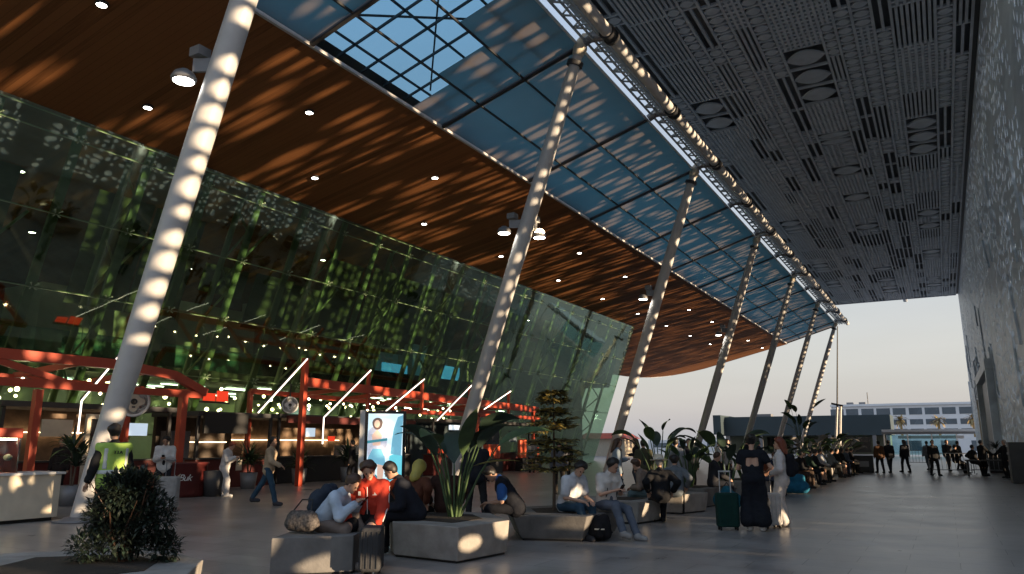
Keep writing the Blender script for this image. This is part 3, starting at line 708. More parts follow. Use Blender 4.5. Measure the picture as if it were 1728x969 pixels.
            net_mesh('skirt', pr, h, fabric(bottom), root, off=.012, k=.07, cut=lambda P: lowz - P[..., 2] + .03)
    if top is not None:
        pr = list(torso)
        if sleeve != 'none': pr += [cap(sh[k], el[k], .058 * s, .052 * s) if sleeve == 'long' else cap(sh[k], sh[k] + (el[k] - sh[k]) * .72, .06 * s, .062 * s) for k in 'lr']
        if sleeve == 'long': pr += [cap(el[k], wr[k] + (el[k] - wr[k]) * .06, .051 * s, .040 * s) for k in 'lr']
        pr += [cap(neck - up * .05, neck - up * .0, .062 * s, .056 * s)]
        if st: pr += [cap(T(-.045, 0, -.07), T(.045, 0, -.07), .118 * s * fatness)]
        net_mesh('top', pr, h, fabric(top), root, off=.019, k=.028)
    if shoes is not None:
        sm = MB(); 
        pr = []
        for k in 'lr':
            pr += [cap(an[k] + V3(0, 0, -.035 * s), toe[k], .044 * s, .036 * s), cap(an[k] + V3(0, 0, -.04 * s), an[k], .044 * s, .044 * s)]
        net_mesh('shoes', pr, min(h, .022), fabric(shoes), root, off=.012, k=.02, cut=lambda P: z0 - P[..., 2] - .0)
    root['joints'] = 0; del root['joints']
    return root, dict(T=T, neck=neck, hc=hc, hu=hu, hf=hf, hr=hr, sh=sh, el=el, wr=wr, an=an, kn=kn, s=s, pel=pel, torso=torso, up=up, fwd=fwd)

def local_to_world(root, p):
    rz = root.rotation_euler.z; c, s_ = math.cos(rz), math.sin(rz)
    return Vector((root.location.x + p[0] * c - p[1] * s_, root.location.y + p[0] * s_ + p[1] * c, root.location.z + p[2]))
def backpack(label, root, J, col, size=1.0, front=False, off=.19):
    s = J['s'] * size; sg = 1 if front else -1
    c = J['T'](0, sg * off, .26); w_ = local_to_world(root, c)
    o = thing('backpack', label, 'backpack', w_, root.rotation_euler.z)
    up, fw = J['up'], J['fwd']
    net_mesh('bag_body', [cap(-up * .16 * s + V3(-.08, 0, 0) * s, up * .14 * s + V3(-.07, 0, 0) * s, .085 * s, .08 * s), cap(-up * .16 * s + V3(.08, 0, 0) * s, up * .14 * s + V3(.07, 0, 0) * s, .085 * s, .08 * s), cap(-up * .1 * s + fw * sg * .07 * s, up * -.02 * s + fw * sg * .07 * s, .09 * s)], .02, fabric(col), o, k=.05)
    st = MB()
    for e in (-1, 1):
        p = [up * .17 * s + V3(e * .09, 0, 0) * s, up * .215 * s + V3(e * .1, 0, 0) * s - fw * sg * .14 * s, up * .06 * s + V3(e * .11, 0, 0) * s - fw * sg * .33 * s, -up * .12 * s + V3(e * .13, 0, 0) * s - fw * sg * .1 * s]
        st.tube(p, .016, 6)
    st.build('strap', fabric(tuple(c_ * .6 for c_ in col)), o)
    return o
def phone(label, p, rz, tilt=50):
    o = thing('phone', label, 'phone', p, rz)
    b_ = MB(); b_.rbox((0, 0, 0), (.075, .15, .009), .012); c = b_.build('phone_case', 'black_gloss', o); c.rotation_euler = (R(tilt), 0, 0)
    return o
def suitcase(label, pos, rz, col, w_=.44, d=.26, hh=.62, handle=True, metal='grey_steel'):
    o = thing('suitcase', label, 'suitcase', (pos[0], pos[1], pos[2] if len(pos) > 2 else 0), rz)
    b_ = MB(); b_.rbox((0, 0, .06 + hh / 2), (w_, d, hh), .06)
    for e in (-.3, -.1, .1, .3): b_.box((w_ * e * 1.2, -d / 2 - .004, .06 + hh / 2), (.02, .012, hh * .84)); b_.box((w_ * e * 1.2, d / 2 + .004, .06 + hh / 2), (.02, .012, hh * .84))
    b_.build('shell', fabric(col), o, bevel=.006)
    if handle:
        t = MB()
        for e in (-.1, .1): t.tube([(e, d * .3, .06 + hh), (e, d * .3, .06 + hh + .38)], .01, 6)
        t.tube([(-.11, d * .3, .06 + hh + .38), (.11, d * .3, .06 + hh + .38)], .016, 6); t.build('handle', metal, o)
    for a in (-1, 1):
        for c in (-1, 1):
            wv = MB(); x_, y_ = a * (w_ / 2 - .05), c * (d / 2 - .05); wv.tube([(x_ - .012, y_, .03), (x_ + .012, y_, .03)], .03, 10); wv.box((x_, y_, .055), (.03, .03, .04)); wv.build('wheel', 'black', o)
    return o
mat('shelf_glow', (.9, .8, .6), .5, emit=(1, .7, .4), estr=2.2)
mat('kiosk_wall', (.20, .13, .08), .7, var=.3)
mat('kiosk_dark', (.07, .05, .035), .7, var=.3)
# ------------------------------------------------------------------ leaves and plants
def blade(mb, base, dirv, length, width, droop, mi=0, n=7, fold=.25, twist=0.0, peak=.4):
    """a leaf blade: curved strip with a folded midrib"""
    p = Vector(base); d = Vector(dirv).normalized(); side = d.cross(Vector((0, 0, 1)))
    if side.length < .1: side = Vector((1, 0, 0))
    side.normalize(); side = Matrix.Rotation(twist, 3, d) @ side
    L_, C_, R_ = [], [], []; step = length / n
    for i in range(n + 1):
        t = i / n; wv = width * (math.sin(math.pi * min(1, (t * .5 / peak if t < peak else .5 + .5 * (t - peak) / (1 - peak)))) ** .8 + .03) * .5
        nrm = side.cross(d)
        C_.append(p.copy()); L_.append(p - side * wv + nrm * wv * fold); R_.append(p + side * wv + nrm * wv * fold)
        p = p + d * step; d = (d + Vector((0, 0, -droop / n))).normalized(); side = (side - d * side.dot(d)).normalized()
    vs = L_ + C_ + R_; m_ = n + 1
    mb.add(vs, [(i, i + 1, m_ + i + 1, m_ + i) for i in range(n)] + [(m_ + i, m_ + i + 1, 2 * m_ + i + 1, 2 * m_ + i) for i in range(n)], mi, True)
def paradise(label, loc, n=12, H=1.6, seed=1, mats=('leaf_dark', 'leaf_mid'), big=1.0, group=None, yellow=None, spread=1.0):
    o = thing('strelitzia_plant', label, 'plant', loc, 0, group); r = random.Random(seed); st = MB(); lf = MB()
    for i in range(n):
        a = 2.4 * i + r.uniform(-.4, .4); tl = r.uniform(.12, .5) * spread; hgt = H * r.uniform(.5, .85)
        b0 = Vector((math.cos(a) * .08, math.sin(a) * .08, 0)); d = Vector((math.cos(a) * tl, math.sin(a) * tl, 1)).normalized()
        p1 = b0 + d * hgt * .6; d2 = (d + Vector((math.cos(a), math.sin(a), 0)) * .18).normalized(); p2 = p1 + d2 * hgt * .4
        st.tube([b0, p1, p2], [.022, .016, .011], 5)
        d3 = (d2 + Vector((math.cos(a), math.sin(a), 0)) * r.uniform(.1, .7)).normalized()
        blade(lf, p2, d3, H * r.uniform(.38, .6) * big, H * .17 * r.uniform(.8, 1.2) * big, r.uniform(.5, 1.6), r.choice((0, 0, 1)), fold=r.uniform(.15, .5), twist=r.uniform(-.6, .6))
    st.build('stems', mats[1], o); lf.build('leaves', list(mats), o)
    if yellow:
        yb = MB(); blade(yb, yellow[0], yellow[1], yellow[2], .12, .35, fold=.4); yb.build('dry_leaf', 'leaf_yellow', o)
    return o
def rosette(label, loc, n=60, H=.9, seed=1, mats=('leaf_mid', 'leaf_dark'), stem=.25, group=None, wdt=.06, droop=1.4, kind='potted_plant'):
    o = thing(kind, label, 'plant', loc, 0, group); r = random.Random(seed); lf = MB(); st = MB()
    heads = [(0, 0, stem)] if stem < .4 else [(r.uniform(-.12, .12), r.uniform(-.12, .12), stem * f) for f in (1, .75, .55)]
    for hx, hy, hz_ in heads:
        st.tube([(hx * .3, hy * .3, 0), (hx, hy, hz_)], [.03, .022], 6)
        for i in range(n // len(heads)):
            a = r.uniform(0, 6.283); e = r.uniform(.15, 1.3); d = Vector((math.cos(a) * math.cos(e), math.sin(a) * math.cos(e), math.sin(e)))
            blade(lf, (hx, hy, hz_), d, H * r.uniform(.6, 1.0), wdt * r.uniform(.7, 1.3), r.uniform(.6, droop), r.choice((0, 1)), n=5)
    st.build('stem', 'bark', o); lf.build('leaves', list(mats), o)
    return o
def leafball(mb, c, rad, n, r, size=.06, mi=(0,)):
    for _ in range(n):
        v = Vector((r.gauss(0, 1), r.gauss(0, 1), r.gauss(0, 1))).normalized() * (r.random() ** .45)
        p = Vector((c[0] + v.x * rad[0], c[1] + v.y * rad[1], c[2] + v.z * rad[2])); d = (v + Vector((r.uniform(-.8, .8), r.uniform(-.8, .8), r.uniform(-.3, .9)))).normalized()
        blade(mb, p, d, size * r.uniform(.45, 1.7), size * r.uniform(.3, .6), .8, r.choice(mi), n=2)
def pot(label, loc, r0=.26, h=.5, m='dark_grey', group=None, square=False):
    o = thing('plant_pot', label, 'plant pot', loc, 0, group); b_ = MB()
    if square: b_.box((0, 0, h / 2), (r0 * 2, r0 * 2, h), taper=1.0)
    else: b_.lathe((0, 0, 0), [(r0 * .78, 0), (r0, h), (r0 * .9, h), (r0 * .88, h - .06)], 20)
    b_.build('pot_body', m, o); s_ = MB(); s_.lathe((0, 0, h - .05), [(r0 * .86, 0), (r0 * .86, .02)], 16); s_.build('soil', 'soil', o)
    return o

# ------------------------------------------------------------------ concrete planter benches
def hexbench(name, label, poly, h, flare=1.06, m='concrete', soil=True, group='concrete planter benches', cat='bench'):
    cx, cy = sum(p[0] for p in poly) / len(poly), sum(p[1] for p in poly) / len(poly)
    o = thing(name, label, cat, (cx, cy, 0), 0, group); q = [(x_ - cx, y_ - cy) for x_, y_ in poly]
    b_ = MB(); b_.prism([(x_ * .97, y_ * .97) for x_, y_ in q], 0, .03, 1, c=(0, 0)); b_.prism(q, .03, h, 0, flare, (0, 0)); b_.build('concrete_body', [m, 'black'], o, bevel=.012)
    if soil:
        s_ = MB(); s_.prism([(x_ * .62, y_ * .62) for x_, y_ in q], h - .02, h + .006, c=(0, 0)); s_.build('soil', 'soil', o)
    return o
def hexa(cx, cy, a, b, rz=0):
    pts = [(-a, -b * .55), (-a * .3, -b), (a * .7, -b), (a, -b * .3), (a * .9, b * .6), (a * .1, b), (-a * .8, b * .8)]
    c, s_ = math.cos(rz), math.sin(rz); return [(cx + x_ * c - y_ * s_, cy + x_ * s_ + y_ * c) for x_, y_ in pts]
hexbench('planter_bench', 'large hexagonal concrete planter with broad leaved plant, sun patch on its side', [(-6.86, 8.72), (-5.74, 8.63), (-5.62, 9.72), (-6.4, 10.5), (-7.5, 10.5), (-7.6, 9.5)], .47, 1.04, cat='planter')
paradise('broad paddle leaved plant growing from the large hexagonal planter', (-6.55, 9.75, .46), 11, 1.5, 4, big=1.15, yellow=((.25, .1, .75), (.85, .5, .25), .75))
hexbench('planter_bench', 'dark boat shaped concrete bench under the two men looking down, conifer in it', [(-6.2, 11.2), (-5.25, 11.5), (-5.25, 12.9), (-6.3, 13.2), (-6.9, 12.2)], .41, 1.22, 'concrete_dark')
hexbench('planter_bench', 'pale fronted concrete bench catching orange light behind the two seated men', [(-6.6, 14.4), (-5.4, 14.45), (-5.2, 15.4), (-6.0, 16.0), (-6.9, 15.4)], .43, 1.1)
hexbench('planter_bench', 'long low concrete bench with light end face, third past the conifer', [(-6.5, 16.7), (-5.3, 17.0), (-5.0, 17.9), (-6.2, 18.4), (-7.0, 17.5)], .43, 1.06)
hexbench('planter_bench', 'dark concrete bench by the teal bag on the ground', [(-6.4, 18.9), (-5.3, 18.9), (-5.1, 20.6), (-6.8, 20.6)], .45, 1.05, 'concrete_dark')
far_b = [(-5.6, 24.5), (-5.4, 29), (-5.5, 33.6), (-5.6, 38.4), (-5.5, 44), (-5.7, 50)]
far_l = ['concrete planter bench beyond the woman with the black backpack', 'concrete planter bench with two dark clad sitters on it', 'concrete planter bench with bare legged sitters on it', 'concrete planter bench with pale palm fronds over it', 'far concrete planter bench before the low dark building', 'farthest concrete planter bench at the end of the row']
for (x_, y_), lb in zip(far_b, far_l): hexbench('planter_bench', lb, hexa(x_, y_, .9, 1.1, .3 * math.sin(y_)), .45, 1.06)
hexbench('planter_bench', 'concrete planter rim holding the dark bush at the bottom left corner', [(-7.9, 3.3), (-6.2, 3.6), (-5.9, 4.55), (-6.5, 5.2), (-7.6, 5.5), (-8.6, 4.5)], .43, 1.04, 'concrete', cat='planter')
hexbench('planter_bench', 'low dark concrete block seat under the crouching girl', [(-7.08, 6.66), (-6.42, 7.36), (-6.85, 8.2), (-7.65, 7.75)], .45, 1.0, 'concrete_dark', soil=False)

# big foreground bush in the planter
o = thing('dark_bush', 'dense dark bush with bare twigs in the corner planter', 'bush', (-7.05, 4.75, .42)); r = random.Random(21)
st = MB(); lf = MB()
for i in range(16):
    a = r.uniform(0, 6.283); q = Vector((math.cos(a) * r.uniform(.1, .4), math.sin(a) * r.uniform(.1, .4), r.uniform(.4, .8)))
    st.tube([(q.x * .1, q.y * .1, 0), q * .5 + Vector((r.uniform(-.06, .06), r.uniform(-.06, .06), .03)), q], [.016, .010, .004], 5)
st.build('branches', 'hair_brown', o)
for c, rad, n in (((0, 0, .68), (.27, .27, .2), 1700), ((-.2, -.08, .45), (.2, .2, .22), 900), ((.22, .12, .42), (.22, .22, .24), 900), ((.3, .22, .14), (.18, .16, .14), 450), ((-.25, -.2, .15), (.17, .17, .15), 380), ((.02, 0, .25), (.25, .25, .2), 700)):
    leafball(lf, c, rad, int(n * 1.5), r, .06, (0, 0, 0, 1))
lf.build('foliage', ['bush_leaf', 'leaf_dark'], o)

# layered conifer standing in the boat bench
o = thing('layered_conifer', 'slender conifer with flat tiers coloured as sunlit golden green behind the two seated men', 'tree', (-6.05, 12.1, .40)); r = random.Random(9)
tr = MB(); tr.tube([(0, 0, 0), (.02, 0, 1), (0, .01, 2.15)], [.03, .022, .006], 7); tr.build('trunk', 'bark', o)
lf = MB()
for k in range(9):
    z = .68 + k * .17 + r.uniform(-.03, .03); rad = (.64 * (1 - (k / 9.5) ** 1.3) + .05) * r.uniform(.8, 1.12); nb = r.randint(7, 10)
    for j in range(nb):
        a = 6.283 * j / nb + k * .7 + r.uniform(-.2, .2); d = Vector((math.cos(a), math.sin(a), .12 + r.uniform(-.22, .2))); ln = rad * r.uniform(.75, 1.1)
        lf.tube([(0, 0, z), d * ln * .5 + Vector((0, 0, z)), d * ln + Vector((0, 0, z - .05))], [.008, .006, .002], 4, 2, False)
        for q in range(26):
            t = .12 + .88 * q / 26; p = d * ln * t + Vector((0, 0, z - .03 * t)); sdv = Vector((-d.y, d.x, 0)) * (1 if q % 2 else -1)
            blade(lf, p, (d * .7 + sdv * r.uniform(.5, 1) + Vector((0, 0, r.uniform(-.2, .3)))), .14 + .16 * (1 - t) * r.uniform(.6, 1), .055, .5, r.choice((0, 0, 1)), n=2)
lf.build('crown', ['leaf_sunlit', 'leaf_dark', 'bark'], o)

# plants along the bench row
pl = [('tall dark broad leaved plant standing on the long low bench', (-6.0, 17.6, .42), 12, 1.9, 31, .7, .7), ('drooping olive leaved plant in the dark bench beside the teal bag', (-5.9, 19.6, .44), 16, 1.3, 32, .7, 1.0),
      ('tall dark paddle leaved plant left of the woman in the black dress', (-5.7, 22.6, .0), 10, 2.0, 33, .85, .7), ('bushy dark plant on the bench beyond the women', (-5.6, 24.5, .44), 18, 1.2, 34, .7, 1.1),
      ('dark plant beside the two dark clad sitters', (-5.4, 29.2, .44), 16, 1.2, 35, .9, 1.7), ('tall plant with pale sunlit paddles high between two far columns', (-8.55, 55, .0), 12, 4.8, 36, .4, .3),
      ('pale streaked palm like plant on the fourth far bench', (-5.6, 38.4, .44), 20, 1.6, 37, .9, 2.0), ('grey green frond plant in front of the low dark building', (-5.5, 44, .44), 20, 1.7, 38, .9, 2.0), ('frond plant at the end of the bench row', (-5.5, 50, .44), 20, 1.7, 39, .9, 2.0)]
for i, (lb, loc, n, H_, sd_, bg_, sp_) in enumerate(pl): paradise(lb, loc, n, H_, sd_, mats=('leaf_dark', 'leaf_mid') if i < 6 else ('leaf_mid', 'hair_grey'), big=bg_, spread=sp_, group='plants along the bench row')
pot('dark pot under the tall paddle leaved plant by the women', (-5.7, 22.6, 0), .3, .3)
pot('dark pot of the tall sunlit paddle plant between far columns', (-8.55, 55, 0), .35, .4)

# potted plants by the kiosks
for lb, loc, ph, H_, sd_, st_ in (('bushy green potted plant left of the vest wearer', (-19.6, 11.6, 0), .5, .85, 41, .9), ('green potted plant behind the dark signboard', (-21.4, 18.9, 0), .55, .9, 42, .5), ('spiky green plant in a grey tub by the tall red post', (-22.0, 21.9, 0), .6, .85, 43, .1),
                                 ('leafy green plant between red frames, left of the screen', (-21.6, 24.2, 0), .6, 1.0, 44, .5), ('small green plant under the hanging menu at the far kiosk', (-21.4, 35.0, 0), .8, .6, 45, .1)):
    pot(lb.replace('plant', 'plant pot', 1) if False else 'pot of the ' + lb, loc, .3, ph, 'grey_steel', 'kiosk plant pots'); rosette(lb, (loc[0], loc[1], ph - .04), 70, H_, sd_, stem=st_, group='green plants by the kiosks', wdt=.09)
pot('grey round tub beside the dark red counter', (-19.3, 15.75, 0), .36, .75, 'dark_grey')

# ------------------------------------------------------------------ red kiosk frames
def frame_beams(root, segs, name='beam', w_=.16, m='red_paint'):
    for p, q, ww, hh in segs:
        b_ = MB(); b_.beam(p, q, ww, hh); b_.build(name, m, root)
o = thing('red_pergola', 'low red steel pergola with arched top rail at the left edge', 'pergola', (-20, 11, 0)); off = (-20, 11, 0)
def LB(name, segs, m='red_paint'):
    for p, q, ww, hh in segs:
        b_ = MB(); b_.beam(p, q, ww, hh); b_.build(name, m, o, off)
LB('post', [((-20, 10.7, 0), (-20, 10.7, 2.9), .18, .18), ((-20, 14.95, 0), (-20, 14.95, 2.95), .2, .2), ((-22.8, 10.7, 0), (-22.8, 10.7, 3.2), .18, .18), ((-22.8, 15, 0), (-22.8, 15, 3.2), .18, .18)])
LB('rail', [((-20, 6, 3.06), (-20, 15.6, 3.02), .16, .2), ((-20, 6, 3.72), (-20, 12.8, 3.72), .2, .26), ((-20, 12.8, 3.72), (-20, 14.6, 3.55), .2, .26), ((-20, 14.6, 3.55), (-20, 15.72, 3.1), .2, .24), ((-23, 6, 3.5), (-23, 15.6, 3.3), .16, .2)])
LB('rafter', [((-20, y_, 3.66), (-23, y_, 3.45), .12, .16) for y_ in (7, 9.3, 11.6, 13.9)] + [((-20, 9.2, 3.66), (-20, 11.3, 3.14), .12, .16), ((-20, 15.5, 3.1), (-23, 15.5, 3.25), .14, .18)])
o = thing('red_pergola', 'long red steel pergola with tall masts and slanted light tubes', 'pergola', (-21, 30, 0)); off = (-21, 30, 0)
LB('post', [((-21, 20.9, 0), (-21, 20.9, 4.75), .2, .2), ((-21, 33.3, 0), (-21, 33.3, 3.0), .16, .16), ((-21, 39.4, 0), (-21, 39.4, 3.4), .16, .16), ((-24, 21, 0), (-24, 21, 3.6), .16, .16), ((-24, 30, 0), (-24, 30, 3.6), .16, .16)])
LB('mast', [((-21, y_, 2.95), (-21, y_, zt), .12, .12) for y_, zt in ((24.6, 4.6), (28.4, 4.5), (32.5, 4.5), (36.5, 4.43))])
LB('rail', [((-21, 20.9, 3.84), (-21, 39.9, 3.5), .26, .34), ((-21, 27, 2.96), (-21, 40.2, 3.02), .16, .18), ((-24, 21, 3.6), (-24, 40, 3.4), .16, .2)])
LB('rafter', [((-21, y_, 3.7), (-24, y_, 3.5), .12, .16) for y_ in (23, 26, 29, 32, 35, 38)])
tl = [('slanted white light tube leaving the tall red post', (-20.8, 20.8, 4.7), (-20.8, 18.6, 2.6), None), ('slanted white light tube with upright lower end, second mast', (-20.8, 24.5, 4.58), (-20.8, 21.84, 2.53), 1.0), ('slanted white light tube on the third red mast', (-20.8, 28.3, 4.48), (-20.8, 25.3, 2.75), None),
      ('slanted white light tube on the fourth red mast, before the second column', (-20.8, 32.4, 4.48), (-20.8, 29.4, 2.62), None), ('slanted white light tube on the fifth red mast, right of the second column', (-20.8, 36.4, 4.4), (-20.8, 33.6, 3.3), None),
      ('bent white light tube crossing the left pergola behind the first column', (-20.6, 13.9, 5.1), (-20.6, 12.2, 2.7), .9)]
for lb, p, q, dn in tl:
    t_ = thing('light_tube', lb, 'light tube', q, 0, 'slanted light tubes'); b_ = MB(); pts = [Vector(p) - Vector(q), Vector((0, 0, 0))]
    if dn: pts.append(Vector((0, 0, -dn)))
    b_.tube(pts, .024, 8); b_.build('tube', 'tube_light', t_)
    b_ = MB(); b_.tube([pts[0] + Vector((-.05, 0, .03)), pts[1] + Vector((-.05, 0, .03))], .03, 6); b_.build('bracket_rail', 'dark_steel', t_)

# kiosks under the pergolas
def kiosk(label, x0, x1, y0, y1, h, counter_m, back_m, extras, nm='food_kiosk', hz=1.0):
    o = thing(nm, label, 'food kiosk', ((x0 + x1) / 2, (y0 + y1) / 2, 0)); of = ((x0 + x1) / 2, (y0 + y1) / 2, 0)
    b_ = MB(); b_.box((x1 - .3, (y0 + y1) / 2, hz / 2), (.6, y1 - y0, hz)); b_.build('counter', counter_m, o, of, bevel=.02)
    b_ = MB(); b_.box((x1 - .28, (y0 + y1) / 2, hz + .025), (.72, y1 - y0 + .1, .05)); b_.build('counter_top', 'dark_grey', o, of)
    b_ = MB(); b_.box((x0, (y0 + y1) / 2, h / 2), (.15, y1 - y0, h)); b_.build('back_wall', back_m, o, of)
    b_ = MB(); b_.box(((x0 + x1) / 2, (y0 + y1) / 2, h + .08), (x1 - x0 + .2, y1 - y0 + .2, .16)); b_.build('roof', 'dark_grey', o, of)
    for yy in (y0 + .06, y1 - .06):
        b_ = MB(); b_.box((x1 - .1, yy, h / 2), (.1, .1, h)); b_.build('post', 'dark_steel', o, of)
    for nm_, c, d, mm_ in extras:
        b_ = MB(); b_.box(c, d); b_.build(nm_, mm_, o, of)
    return o
kiosk('dark food kiosk with pale framed doorway behind the left pergola', -25.6, -23.2, 11.5, 17.0, 2.6, 'dark_red', 'kiosk_wall', [('door_frame', (-23.1, 14.5, 1.3), (.12, 1.2, 2.3), 'cream'), ('door', (-23.02, 14.5, 1.25), (.06, .95, 2.1), 'black_gloss'), ('menu_screen', (-23.05, 15.6, 2.0), (.06, .7, .4), 'screen_pale'), ('menu_screen', (-23.05, 13.0, 2.0), (.06, .9, .5), 'lamp_warm' if False else 'cream'), ('shelf_light', (-25.4, 14, 1.9), (.05, 4, .03), 'shelf_glow')])
kiosk('dark red fronted kiosk between the two pergolas', -25.0, -22.6, 17.6, 21.0, 2.5, 'dark_red', 'kiosk_dark', [('menu_board', (-22.4, 18.6, 2.25), (.1, 1.9, .7), 'black'), ('shelf_light', (-24.85, 19.4, 1.6), (.05, 2.6, .03), 'shelf_glow'), ('price_card', (-22.28, 19.2, .8), (.03, .25, .4), 'cream'), ('drink_fridge', (-24.6, 18.2, 1.0), (.6, .8, 2.0), 'grey_steel')])
kiosk('long dark kiosk with warm shelves behind the tall red post', -26.0, -22.9, 21.6, 30.2, 2.55, 'black', 'kiosk_wall', [('shelf_light', (-25.85, 25, 1.7), (.05, 6.5, .03), 'shelf_glow'), ('coffee_machine', (-23.2, 25.6, 1.25), (.4, .6, .45), 'grey_steel'), ('glass_case', (-23.2, 27.3, 1.25), (.5, 1.3, .45), 'white_paint'), ('red_fascia', (-22.7, 26, 2.5), (.1, 8.4, .28), 'dark_red'), ('price_card', (-22.75, 24.4, 1.75), (.04, .4, .2), 'sign_red'), ('menu_screen', (-22.8, 23.2, 2.0), (.05, .5, .35), 'screen_pale')])
kiosk('far kiosk with orange panels and dark windows', -24.4, -22.0, 30.8, 41.0, 2.6, 'dark_red', 'teal_wall', [('menu_screen', (-21.9, 33.0, 2.35), (.05, 2.0, .25), 'screen_pale'), ('red_fascia', (-21.9, 32, 1.2), (.08, 3.6, .25), 'red_paint'), ('window', (-21.92, 36.3, 1.95), (.05, 1.4, .9), 'black_gloss'), ('window', (-21.92, 38.6, 1.95), (.05, .9, .6), 'hotel_glass')])
for i, (y_, wv, lb) in enumerate(((35.2, 1.5, 'three part orange upholstered panel under the far kiosk window'), (38.6, .8, 'rounded orange panel right of the grey shirted customer'), (39.9, 1.3, 'low orange panel beside the conifer'))):
    o = thing('orange_booth', lb, 'booth seat', (-21.3, y_, 0), 0, 'orange booth panels'); n = (3, 1, 2)[i]; hh = (1.5, 1.75, 1.35)[i]
    for k in range(n): b_ = MB(); b_.rbox((0, (k - (n - 1) / 2) * wv / n, (.75 + hh) / 2), (.22, wv / n - .03, hh - .75), .06); b_.build('back_cushion', 'orange_panel', o, bevel=.03)
    b_ = MB(); b_.box((0, 0, .36), (.5, wv, .72)); b_.build('plinth', 'black', o)

# round blade signs
def round_sign(label, loc, r_, lit, face):
    o = thing('round_sign', label, 'sign', loc, 0, 'round hanging signs'); a = math.atan2(face[1], face[0])
    rm = Matrix.Rotation(a, 4, 'Z') @ Matrix.Rotation(R(90), 4, 'Y')
    b_ = MB(); b_.lathe((0, 0, -.06), [(r_, 0), (r_, .12)], 28); b_.lathe((0, 0, .06), [(r_ * .98, 0), (r_ * .98, .012), (r_ * .82, .012), (r_ * .82, 0)], 28, 1)
    c = b_.build('sign_disc', ['dark_grey', 'white_paint'], o); c.matrix_local = rm
    b_ = MB()
    pts = [(math.cos(t) * r_ * (.55 + .12 * math.cos(4 * t)), math.sin(t) * r_ * (.55 + .12 * math.cos(4 * t))) for t in [6.283 * k / 32 for k in range(32)]]
    b_.prism(pts, .06, .08); c = b_.build('emblem', lit, o); c.matrix_local = rm
    b_ = MB(); b_.lathe((0, 0, .08), [(r_ * .2, 0), (r_ * .2, .01), (r_ * .12, .01), (r_ * .12, 0)], 16); b_.box((r_ * .35, 0, .084), (r_ * .1, r_ * .2, .012)); c = b_.build('emblem_mark', 'dark_grey', o); c.matrix_local = rm
    b_ = MB(); b_.beam((0, 0, r_), (0, 0, r_ + .5), .04, .04); b_.build('hanger', 'dark_steel', o)
round_sign('round white ringed sign hanging left of the tall red post', (-21.9, 21.1, 3.0), .33, 'white_paint', (.85, -.5))
round_sign('large round pale sign half hidden behind the first column', (-20.6, 13.75, 2.75), .45, 'cream', (.85, -.5))
o = thing('red_sign', 'small glowing red two part sign above the dark kiosk', 'sign', (-22.0, 17.7, 2.95)); b_ = MB(); b_.box((0, 0, 0), (.08, 1.2, .06)); b_.build('sign_rail', 'black', o)
b_ = MB(); b_.rbox((.06, -.28, .17), (.05, .5, .26), .02); b_.rbox((.06, .27, .22), (.05, .48, .36), .02); b_.build('sign_face', 'sign_red', o)
# round dark red booth counter with white script
o = thing('round_counter', 'dark red drum counter with white script lettering under the pergola post', 'counter', (-20.0, 15.2, 0)); b_ = MB(); b_.lathe((0, 0, 0), [(.62, 0), (.66, .1), (.66, .92), (.7, .96), (.7, 1.0)], 28); b_.build('counter_drum', 'dark_red', o)
a = math.atan2(-15.2, 20.0) + .12
for ch, da in zip('Buk', (-.22, -.04, .12)):
    A = a + da; text_mesh('script_letter', ch, .26, 'white_paint', o, Matrix.Rotation(A, 4, 'Z') @ Matrix.Translation((.665, 0, .56)) @ Matrix.Rotation(R(90), 4, 'Z') @ Matrix.Rotation(R(90), 4, 'X'), .004, .35)
b_ = MB(); A = a - .5
b_.tube([(.675 * math.cos(A + t * .25), .675 * math.sin(A + t * .25), .42 + .26 * t + .0 * t) for t in (0, .3, .6, 1)], [.012, .03, .035, .008], 6); b_.tube([(.675 * math.cos(A - .05 + t * .1), .675 * math.sin(A - .05 + t * .1), .45 + .2 * t) for t in (0, .5, 1)], [.02, .035, .006], 6); b_.build('flame_emblem', 'cream', o)

# left food counter with display
o = thing('food_counter', 'cream fronted food counter catching sunlight at the left edge', 'counter', (-16.1, 7.9, 0)); b_ = MB()
b_.box((-.45, -.1, .50), (.9, 3.0, .86)); b_.build('counter_body', 'cream', o, bevel=.01); b_ = MB(); b_.box((-.45, -.1, .95), (1.0, 3.12, .05)); b_.build('counter_top', 'white_paint', o, bevel=.008)
b_ = MB(); b_.box((-.5, -.1, .035), (.8, 2.9, .07)); b_.build('plinth', 'black', o)
o = thing('display_case', 'lit food display case with warm red header on the cream counter', 'display case', (-16.55, 7.0, .975)); b_ = MB()
for yy in (-.9, 1.5): b_.box((0, yy, .36), (.5, .03, .72))
b_.box((-.25, .3, .36), (.03, 2.4, .72)); b_.build('case_frame', 'dark_red', o); b_ = MB(); b_.box((0, .3, .78), (.56, 2.46, .2)); b_.build('header', 'red_paint', o, bevel=.03)
b_ = MB(); b_.box((.2, .3, .66), (.04, 2.3, .035)); b_.build('case_light', 'lamp_warm', o); b_ = MB(); b_.box((.26, .3, .36), (.012, 2.4, .68)); b_.build('case_glass', 'clear_glass', o)
b_ = MB(); rr = random.Random(2)
for k in range(16): b_.ball((rr.uniform(-.15, .15), -.75 + k * .14, .1 + .2 * (k % 2)), (.09, .08, .07), 8, 6, k % 2)
b_.build('food', ['orange_panel', 'cream'], o)
o = thing('wire_chair_table', 'dark wooden side table left of the vest wearer', 'table', (-16.6, 11.0, 0)); b_ = MB(); b_.box((0, 0, .72), (.8, .8, .05)); b_.build('table_top', 'bark', o)
for a, c in ((-1, -1), (1, -1), (1, 1), (-1, 1)): b_ = MB(); b_.box((a * .34, c * .34, .35), (.06, .06, .7)); b_.build('leg', 'bark', o)

